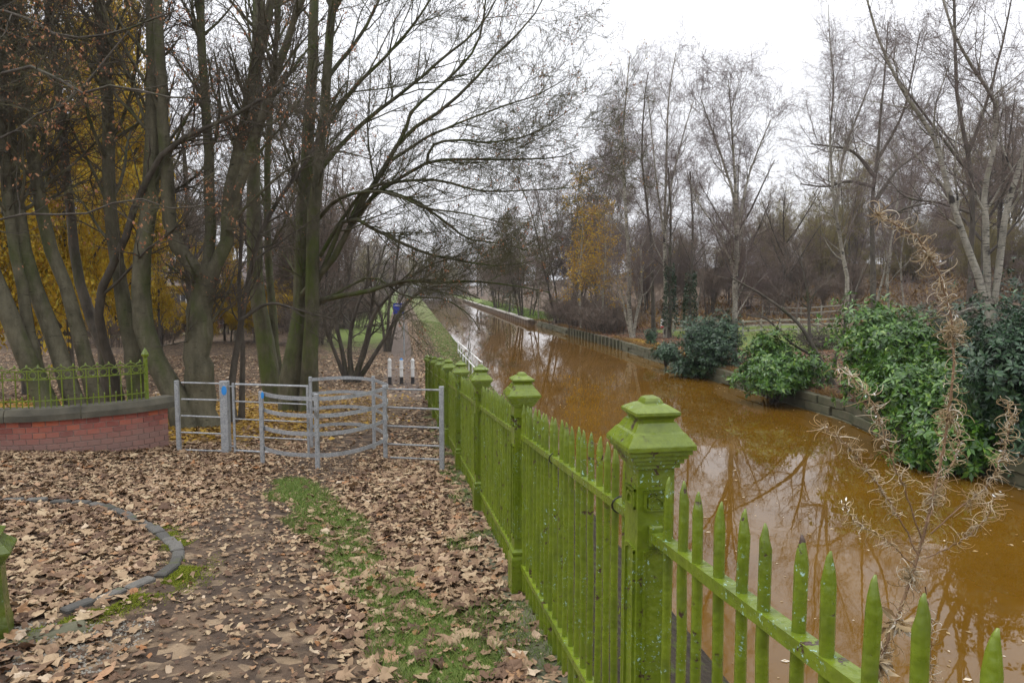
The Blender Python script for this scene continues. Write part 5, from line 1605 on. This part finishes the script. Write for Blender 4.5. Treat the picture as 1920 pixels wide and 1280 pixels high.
# ==================================================================== dead willowherb beside the fence
def willowherb():
    rng = np.random.default_rng(31)
    Y = 1.92
    b = P(1632, 1310, Y)
    foot = on_land(b[0] - .10, Y - .02, -.03)
    root = thing('willowherb', 'dead willowherb stalk with curled dry pods beyond the near railings', 'plant', foot)
    def q(px, dY=0): return np.array([P(x, y, Y + dY * k / len(px)) for k, (x, y) in enumerate(px)]) - foot
    main = np.concatenate([[[0, 0, 0]], q([(1600, 1500), (1640, 1270), (1690, 1140), (1722, 1040), (1750, 930), (1772, 820), (1788, 700), (1784, 600), (1765, 520), (1735, 460), (1690, 420), (1645, 402)], .1)])
    st = [(main, .0080, .0022)]
    for px, r, dY in (([(1728, 1010), (1700, 930), (1665, 840), (1640, 760), (1600, 710), (1570, 690)], .0026, -.1),
                      ([(1722, 1040), (1680, 960), (1640, 900), (1600, 850), (1565, 815), (1538, 795)], .0026, .15),
                      ([(1715, 1060), (1660, 1010), (1600, 975), (1585, 940)], .002, -.15),
                      ([(1745, 1000), (1800, 950), (1850, 910), (1880, 850), (1895, 790), (1890, 750)], .0026, .1),
                      ([(1735, 1045), (1790, 1020), (1850, 970), (1865, 920)], .0022, -.1),
                      ([(1740, 980), (1765, 900), (1790, 860), (1800, 800)], .002, .2),
                      ([(1735, 1100), (1745, 1190), (1738, 1300)], .002, .1)):
        st.append((q(px, dY), r, .0010))
    pts = np.stack([resample(s[0], 22) for s in st]); pts[:, 1:-1] += rng.normal(size=(len(st), 20, 3)) * .002
    rad = np.stack([np.linspace(s[1], s[2], 22) for s in st])
    v, f = tubes(pts[:1], rad[:1], 7); link('stem', mesh_np('stem', v, [f], 'herb', True), root)
    me_v, me_f = tubes(pts[1:], rad[1:], 5)
    for k in range(1, len(st)):
        v, f = tubes(pts[k:k + 1], rad[k:k + 1], 5); link('side_shoot', mesh_np('side_shoot', v, [f], 'herb', True), root)
    # curled pods and dry leaves
    parts = []; N = 1900
    for k in range(N):
        s = rng.choice(len(st), p=np.array([.55, .09, .09, .04, .10, .04, .05, .04]))
        t = (.36 + .64 * rng.random() ** .75) if s == 0 else (.25 + .75 * rng.random())
        t = min(.999, max(.3, t + .022 * math.sin(t * 71 + s * 2)))      # pods hang in loose tufts
        fi = min(20.99, t * 21); i = int(fi); p0 = pts[s, i] + (pts[s, i + 1] - pts[s, i]) * (fi - i)
        R = .006 + .030 * rng.random() ** 1.3; turns = (.18 + .6 * rng.random() ** 1.5) * min(1.2, .022 / R)
        ax = norm(rng.normal(size=3)); u = norm(np.cross(ax, rng.normal(size=3))); w = np.cross(ax, u)
        a = np.linspace(0, turns * 2 * PI, 9)
        g = np.linspace(1, .55, 9)
        c = p0 - u * R
        lift = np.linspace(0, .014 * rng.normal(), 9)
        parts.append(c + (u[None] * np.cos(a)[:, None] + w[None] * np.sin(a)[:, None]) * (R * g)[:, None] + ax[None] * lift[:, None] + np.linspace(0, 1, 9)[:, None] * norm(rng.normal(size=3)) * .02)
    pp = np.array(parts)
    v, f = tubes(pp, np.linspace(.0014, .0006, 9)[None].repeat(N, 0), 3)
    o = link('curled_pods', mesh_np('curled_pods', v, [f], 'pods'), root); o['kind'] = 'stuff'
    n = 330
    s = rng.integers(0, 1, n); i = rng.integers(5, 12, n); bpos = pts[0, i] + rng.normal(size=(n, 3)) * .008
    v, f = leaf_quads(bpos, rng.normal(size=(n, 3)) + np.array([0, 0, -.9]), .05, rng, .22, .6)
    o = link('dry_leaves', mesh_np('dry_leaves', v, [f], 'pods'), root); o['kind'] = 'stuff'
    n = 60
    s = rng.integers(0, len(st), n); i = rng.integers(14, 22, n); bpos = pts[s, i]
    v, f = leaf_quads(bpos + rng.normal(size=(n, 3)) * .008, rng.normal(size=(n, 3)) + np.array([-.3, 0, .3]), .011, rng, .35, .4)
    o = link('seed_fluff', mesh_np('seed_fluff', v, [f], 'white'), root); o['kind'] = 'stuff'
willowherb()

# ==================================================================== ducks
def duck(px, py, label, rz):
    d = ray(px, py); t = WATER / d[2]; p = d * t
    o = thing('duck', label, 'duck', p, rz, 'ducks on the canal')
    body = MB(); rings = [(-.26, .02, .10), (-.2, .05, .07), (-.1, .09, .05), (.02, .105, .045), (.12, .09, .055), (.19, .05, .09)]
    vs, fs = [], []
    for x, r, zc in rings:
        for k in range(8): vs.append((x, r * math.cos(k * PI / 4), zc + r * .75 * math.sin(k * PI / 4)))
    for j in range(5):
        for k in range(8): fs.append([j * 8 + k, j * 8 + (k + 1) % 8, j * 8 + 8 + (k + 1) % 8, j * 8 + 8 + k])
    fs += [list(range(8))[::-1], list(range(40, 48))]
    body.add(vs, fs)
    body.tube([(.14, 0, .08), (.18, 0, .15), (.19, 0, .2)], [.04, .032, .034], 8)
    body.tube([(.15, 0, .215), (.19, 0, .225), (.235, 0, .215), (.25, 0, .21)], [.02, .042, .034, .018], 8)
    body.build('body', 'duckbody', o, True)
    MB().tube([(.245, 0, .208), (.30, 0, .2)], [.016, .009], 6).build('bill', 'gold', o)
    return o
duck(843, 619, 'duck nearest the towpath edge, leftmost of those on the canal', .3)
duck(857, 622, 'second duck from the towpath edge on the canal', PI)
duck(898, 624, 'duck at the left end of the white ripple', PI)
duck(919, 626, 'duck at the right end of the white ripple', .2)
duck(871, 615, 'duck farthest off on the canal, beyond the others', 2.6)
duck(993, 625, 'lone duck near the step of the right bank wall', 1.0)

# ==================================================================== leaf litter, grass, moss, floating bits
def leaf_shape(rng, lobes=5, detail=True):
    """a crumpled sycamore leaf, unit size: centre fan with five shallow lobes"""
    if detail:
        tips = [(-.50, .06), (-.33, .20), (-.44, .44), (-.18, .46), (0, .66), (.19, .46), (.44, .42), (.33, .19), (.5, .04), (.2, -.12), (.02, -.2), (-.2, -.12)]
    else:
        tips = [(-.48, .1), (-.34, .42), (0, .62), (.35, .40), (.48, .08), (0, -.2)]
    n = len(tips)
    v = np.array([(0, .14)] + tips) * (1 + .17 * rng.normal(size=(n + 1, 1)))
    v[:, 0] *= rng.uniform(.65, 1.05); v[:, 1] *= rng.uniform(.8, 1.15)
    v = v + .035 * rng.normal(size=v.shape)
    th = rng.uniform(0, PI); c, s_ = math.cos(th), math.sin(th)
    e = (v[:, 0] * c + (v[:, 1] - .2) * s_)
    curl = rng.uniform(.1, .85) * rng.choice([-1, 1, 1])
    z = curl * e ** 2 + .065 * rng.normal(size=n + 1)
    k = 1 - .35 * min(1, abs(curl)) * np.abs(e)          # a rolled edge takes up less ground
    v = np.concatenate([(v - np.array([0, .2])) * k[:, None], z[:, None]], 1)
    if detail == 2:             # an inner ring lets the blade buckle between the veins
        inner = v[0] + (v[1:] - v[0]) * rng.uniform(.45, .62, size=(n, 1))
        inner[:, 2] = inner[:, 2] * .6 + .055 * rng.normal(size=n) + .05 * np.where(np.arange(n) % 2, 1, -1)
        v = np.concatenate([v[:1], inner, v[1:]])
        f = []
        for k in range(n):
            a, b = 1 + k, 1 + (k + 1) % n
            f += [[0, a, b], [a, a + n, b + n], [a, b + n, b]]
        return v, np.array(f)
    f = np.array([[0, 1 + k, 1 + (k + 1) % n] for k in range(n)])
    return v, f
def scatter_leaves(name, X, Y, size, mat, rng, detail=True, tilt=.17, lift=.012, label=None, cat=None):
    NS = 24 if detail else 12
    shapes = [leaf_shape(rng, detail=detail) for _ in range(NS)]
    Z = land(X, Y)
    which = rng.integers(0, NS, len(X))
    vs, fs, n = [], [], 0
    for w in range(NS):
        m = which == w; k = m.sum()
        if not k: continue
        v, f = shapes[w]
        a = rng.random(k) * 6.283; tx = rng.normal(size=k) * tilt; ty = rng.normal(size=k) * tilt - .0
        s = size[m]
        ca, sa = np.cos(a), np.sin(a)
        x = v[None, :, 0] * ca[:, None] - v[None, :, 1] * sa[:, None]; y = v[None, :, 0] * sa[:, None] + v[None, :, 1] * ca[:, None]
        z = v[None, :, 2] + x * tx[:, None] + y * ty[:, None]
        q = np.stack([x, y, z], -1) * s[:, None, None]
        q[..., 2] += (q[..., 1]) * -.09 * (Y[m][:, None] < 22)
        q[..., 2] -= q[..., 2].min(1, keepdims=True) * .75
        q += np.stack([X[m], Y[m], Z[m] + lift * rng.random(k)], 1)[:, None]
        vs.append(q.reshape(-1, 3)); fs.append((f[None] + (np.arange(k) * len(v))[:, None, None]).reshape(-1, 3) + n); n += k * len(v)
    o = link(name, mesh_np(name, np.concatenate(vs), fs, mat), None)
    return tag(o, label, cat, kind='stuff')
def wedge(n, y0, y1, rng, power=1.0):
    """points on the left land that the view can hold"""
    Y = y0 + (y1 - y0) * rng.random(n) ** power
    xl = -.80 * Y - .8; xr = fence_x(Y) + .06
    X = xl + (xr - xl) * rng.random(n)
    return X, Y
def clear_of(X, Y):
    """not under the wall, kerb or gate posts"""
    k = np.ones(len(X), bool)
    wy = np.interp(X, wall_c[:, 0], wall_c[:, 1]); k &= ~((Y > wy - .02) & (Y < wy + .26) & (X < wall_c[-1, 0]))
    d = np.min(np.hypot(X[:, None] - kp[None, ::4, 0], Y[:, None] - kp[None, ::4, 1]), axis=1)
    k &= (d > .075) | (RNG.random(len(X)) < .1)
    k &= np.hypot(X - gp[0], Y - gp[1]) > .16
    return k
def keep_litter(X, Y, rng):
    t = trod(X, Y)
    dens = (.74 - .52 * t) * (1 - .60 * grass_mask(X, Y))
    dens = dens * (.62 + .65 * vnoise(X * 1.3, Y * 1.3, 9))
    dens = np.where((X < -1.9) & (Y < 5.2) & (X > -3.1), dens * .7, dens)
    kd = np.hypot(X[:, None] - (kp[None, 80::4, 0] + .20), Y[:, None] - (kp[None, 80::4, 1] - .20)).min(1)
    dens = dens * (1 - .8 * sstep(.26, .14, kd))
    dens = dens * (1 - .6 * (sstep(-1.7, -1.4, X - fence_x(Y)) * sstep(21, 26, Y)))
    dens = dens + (.35 - .35 * grass_mask(X, Y)) * sstep(-1.3, -.5, X - fence_x(Y)) * (Y < 14)
    return rng.random(len(X)) < dens
def litter():
    rng = np.random.default_rng(51)
    X, Y = wedge(38000, 1.6, 12.5, rng, .62)
    k = keep_litter(X, Y, rng) & clear_of(X, Y); X, Y = X[k], Y[k]
    sz = np.clip(.078 * np.exp(.40 * rng.normal(size=len(X))), .026, .142) * (1 - .4 * trod(X, Y))
    # the largest in view are leaves of their own
    u = sz / np.hypot(X, Y)
    px = 960 + F * X / (Y * CP + 1.9 * SP); py = 640 + F * ((-land(X, Y)) * CP - Y * SP) / (Y * CP + 1.9 * SP)
    vis = (px > 5) & (px < 1900) & (py < 1275)
    order = np.argsort(-(u * vis))[:300]
    mk = np.zeros(len(X), bool); mk[order] = True
    shapes = []
    for j in range(30):
        v, f = leaf_shape(rng, detail=2)
        shapes.append(mesh_np('fallen_leaf', v, [f], 'leafobj', False))
    for i in order:
        o = link('fallen_leaf', shapes[rng.integers(30)])
        o.location = (X[i], Y[i], float(land(X[i], Y[i])) + .016 + .012 * rng.random()); o.scale = (sz[i],) * 3
        o.rotation_euler = (rng.normal() * .25 - .09, rng.normal() * .25, rng.random() * 6.28)
        tag(o, 'dry brown sycamore leaf lying on the leafy ground near the viewer', 'leaf', 'fallen leaves nearest the viewer')
    X, Y, sz = X[~mk], Y[~mk], sz[~mk]
    nr = Y < 6.0
    scatter_leaves('leaf_litter', X[nr], Y[nr], sz[nr], 'litter', rng, detail=2, label='brown fallen leaves covering the near path and ground')
    scatter_leaves('leaf_litter', X[~nr], Y[~nr], sz[~nr], 'litter', rng, label='brown fallen leaves covering the ground up to the steel gate')
    # broken crumbs of leaf between
    X, Y = wedge(26000, 1.6, 11, rng, .6)
    k = clear_of(X, Y) & (rng.random(len(X)) < .8 - .35 * trod(X, Y)); X, Y = X[k], Y[k]
    scatter_leaves('leaf_crumbs', X, Y, .030 * np.exp(.4 * rng.normal(size=len(X))), 'litter', rng, detail=False, tilt=.4, label='broken crumbs of leaf on the dark soil')
    X, Y = wedge(42000, 12.3, 40, rng, .85)
    k = keep_litter(X, Y, rng) & clear_of(X, Y); X, Y = X[k], Y[k]
    yl = yellow_amount(X, Y); isy = rng.random(len(X)) < yl * .85
    sz = np.clip(.10 * np.exp(.3 * rng.normal(size=len(X))), .05, .2)
    scatter_leaves('leaf_litter', X[~isy], Y[~isy], sz[~isy], 'litter', rng, detail=False, label='brown leaves on the ground under the left trees')
    X2, Y2 = wedge(26000, 9.5, 26, rng, 1)
    k = (rng.random(len(X2)) < yellow_amount(X2, Y2) * .9) & clear_of(X2, Y2)
    wy = np.interp(X2, wall_c[:, 0], wall_c[:, 1]); k &= (Y2 > wy + .2) | (X2 > wall_c[-1, 0] + .1)
    X2, Y2 = X2[k], Y2[k]
    scatter_leaves('yellow_leaf_litter', np.concatenate([X[isy], X2]), np.concatenate([Y[isy], Y2]), np.concatenate([sz[isy], .12 + 0 * X2]), 'litteryellow', rng, detail=False, label='yellow leaves carpeting the ground behind the brick wall')
    n = 5200
    Y = 23 + 55 * rng.random(n) ** 1.4; t = rng.random(n) ** 1.7; X = fence_x(Y) - .1 + (canal_l(Y) - fence_x(Y)) * t
    scatter_leaves('verge_leaf_litter', X, Y, .12 + 0 * X, 'litter', rng, detail=False, label='brown leaves drifted along the edge of the towpath')
    # far bank
    n = 15000
    Y = 14 + 56 * rng.random(n); s = 14 * rng.random(n) ** 1.3; X = canal_r(Y) + .25 + s
    yl = rng.random(n) < yellow_amount(X, Y)
    keep = rng.random(n) > .8 * (grass_amount(X, Y) > .5)
    scatter_leaves('bank_leaf_litter', X[keep & ~yl], Y[keep & ~yl], .15 + 0 * X[keep & ~yl], 'litterred', rng, detail=False, label='russet leaves covering the far bank')
    X, Y = X[yl & keep], Y[yl & keep]
    X = np.concatenate([X, canal_r(np.linspace(39, 52, 1500)) + .1 + 1.6 * rng.random(1500)]); Y = np.concatenate([Y, np.linspace(39, 52, 1500)])
    scatter_leaves('bank_yellow_leaves', X, Y, .13 + 0 * X, 'litteryellow', rng, detail=False, label='yellow birch leaves along the top of the far canal wall')
    # dead bracken on the slope
    n = 7000
    Y = 60 + 30 * rng.random(n); X = 9 + 50 * rng.random(n)
    b = np.stack([X, Y, land(X, Y)], 1)
    v, f = leaf_quads(b, rng.normal(size=(n, 3)) * .8 + np.array([0, 0, .7]), .5, rng, .3)
    tag(link('bracken', mesh_np('bracken', v, [f], 'bracken')), 'dead brown bracken on the wooded slope', kind='stuff')
litter()
def blades(name, X, Y, h, mat, label, rng, w=.006, lean=.5):
    n = len(X)
    b = np.stack([X, Y, land(X, Y) - .005], 1)
    a = rng.random(n) * 6.283
    sd = np.stack([np.cos(a), np.sin(a), 0 * a], 1) * w
    d = np.stack([rng.normal(size=n) * lean, rng.normal(size=n) * lean, np.ones(n)], 1)
    H = h * (.5 + .8 * rng.random(n))[:, None]
    mid = b + d * H * .55; tip = mid + (d * np.array([1.8, 1.8, .8])) * H * .45
    v = np.stack([b - sd, b + sd, mid + sd * .7, mid - sd * .7, tip], 1).reshape(-1, 3)
    i = np.arange(n)[:, None] * 5
    return tag(link(name, mesh_np(name, v, [i + np.array([[0, 1, 2, 3]]), i + np.array([[3, 2, 4]])], mat)), label, kind='stuff')
def greenery():
    rng = np.random.default_rng(61)
    X, Y = wedge(230000, 1.8, 13, rng, .7)
    k = grass_mask(X, Y) > .5; X, Y = X[k], Y[k]
    blades('grass', X, Y, .060, 'grass', 'short green grass showing through the leaves beside the fence', rng, .0028, .55)
    n = 30000
    Y = 23 + 60 * rng.random(n) ** 1.5; t = rng.random(n); X = fence_x(Y) + .5 + (canal_l(Y) - fence_x(Y) - .5) * t
    k = rng.random(n) < .3 + .7 * sstep(.2, .5, t); X, Y = X[k], Y[k]
    blades('verge_grass', X, Y, .07, 'grass', 'grass verge between the towpath and the canal', rng, .012, .6)
    n = 9000
    Y = 83 + 90 * rng.random(n) ** 1.3; X = canal_r(Y) + .4 + 4.5 * rng.random(n)
    blades('bank_grass', X, Y, .25, 'grass', 'green grass strip on top of the far piling', rng, .04, .6)
    n = 14000
    Y = 13 + 70 * rng.random(n); X = canal_r(Y) - .06 + .5 * rng.random(n) ** 1.5
    k = vnoise(Y * .9, X * .9, 41) > .42; X, Y = X[k], Y[k]
    blades('dry_grass', X, Y, .28, 'bracken', 'dry grass and stems hanging over the far canal wall', rng, .010, 1.1)
    # moss along the kerb
    n = 26000
    i = rng.integers(70, 159, n)
    X = kp[i, 0] + .06 + .13 * np.abs(rng.normal(size=n)); Y = kp[i, 1] - .06 - .11 * np.abs(rng.normal(size=n))
    k = vnoise(X * 5, Y * 5, 33) > .48; X, Y = X[k], Y[k]
    blades('moss', X, Y, .016, 'moss', 'bright green moss along the outer edge of the kerb', rng, .004, .9)
    # moss and weeds on the canal side of the fence
    n = 12000
    Y = .8 + 16 * rng.random(n); X = fence_x(Y) + .2 + 1.4 * rng.random(n) ** 1.2
    k = vnoise(X * 2.2, Y * 2.2, 35) > .55; X, Y = X[k], Y[k]
    blades('bank_moss', X, Y, .035, 'moss', 'moss tufts on the dark bank below the fence', rng, .006, .9)
    # brown scraps and pale leaves floating on the canal
    n = 750
    Y = 7 + 60 * rng.random(n) ** 1.4; tt = rng.random(n); tt = np.where(rng.random(n) < .35, 1 - .12 * tt ** 2, tt); X = canal_l(Y) + .3 + (canal_r(Y) - canal_l(Y) - .6) * tt
    b = np.stack([X, Y, np.full(n, WATER + .006)], 1)
    a = rng.random(n) * 6.283
    L = (.018 + .045 * rng.random(n) ** 2)[:, None]
    u = np.stack([np.cos(a), np.sin(a), 0 * a], 1) * L; w = np.stack([-np.sin(a), np.cos(a), 0 * a], 1) * L * .6
    v = np.stack([b - u, b + w + [0, 0, .004], b + u, b - w + [0, 0, .003]], 1).reshape(-1, 3)
    tag(link('floating_leaves', mesh_np('floating_leaves', v, [np.arange(n * 4).reshape(-1, 4)], 'pods')), 'scraps of leaf floating on the brown water', kind='stuff')
    # gravel at the fence foot and by the short pillar
    n = 5000
    Y = 2.0 + 8 * rng.random(n) ** 1.5; X = fence_x(Y) - .02 - .30 * rng.random(n) ** 1.5
    X2 = gp[0] + .05 + .9 * rng.random(n // 3); Y2 = gp[1] - .5 + .7 * rng.random(n // 3)
    X, Y = np.concatenate([X, X2]), np.concatenate([Y, Y2]); m = len(X)
    c = np.stack([X, Y, land(X, Y)], 1); r = (.004 + .007 * rng.random(m))[:, None, None]
    o8 = np.array([(1, 0, 0), (0, 1, 0), (-1, 0, 0), (0, -1, 0), (0, 0, .8), (0, 0, -.8)]) 
    v = (c[:, None] + o8[None] * r * (1 + .3 * rng.normal(size=(m, 6, 1)))).reshape(-1, 3)
    ft = np.array([[0, 1, 4], [1, 2, 4], [2, 3, 4], [3, 0, 4]])
    f = (ft[None] + (np.arange(m) * 6)[:, None, None]).reshape(-1, 3)
    tag(link('gravel', mesh_np('gravel', v, [f], 'concrete')), 'small gravel at the foot of the fence', kind='stuff')
greenery()

# ==================================================================== thin November haze in the air
def haze():
    x0, x1, y0, y1, z0, z1 = -1000, 1000, -60, 2600, -9, 26
    x0, x1 = -1400, 1400
    o = MB().box(((x0 + x1) / 2, (y0 + y1) / 2, (z0 + z1) / 2), (x1 - x0, y1 - y0, z1 - z0)).build('haze', 'white')
    m = bpy.data.materials.new('haze_air'); m.use_nodes = True
    nt = m.node_tree
    for nd in list(nt.nodes):
        if nd.type != 'OUTPUT_MATERIAL': nt.nodes.remove(nd)
    v = nt.nodes.new('ShaderNodeVolumePrincipled')
    v.inputs['Color'].default_value = (.94, .95, 1, 1)
    v.inputs['Density'].default_value = HAZE
    v.inputs['Anisotropy'].default_value = .2
    nt.links.new(v.outputs[0], nt.nodes['Material Output'].inputs['Volume'])
    o.data.materials.clear(); o.data.materials.append(m)
    tag(o, 'thin pale autumn haze', kind='stuff')
HAZE = .00028
haze()
print('OBJS', len(bpy.data.objects), 'TRIS', sum(len(m.polygons) * 2 for m in bpy.data.meshes))
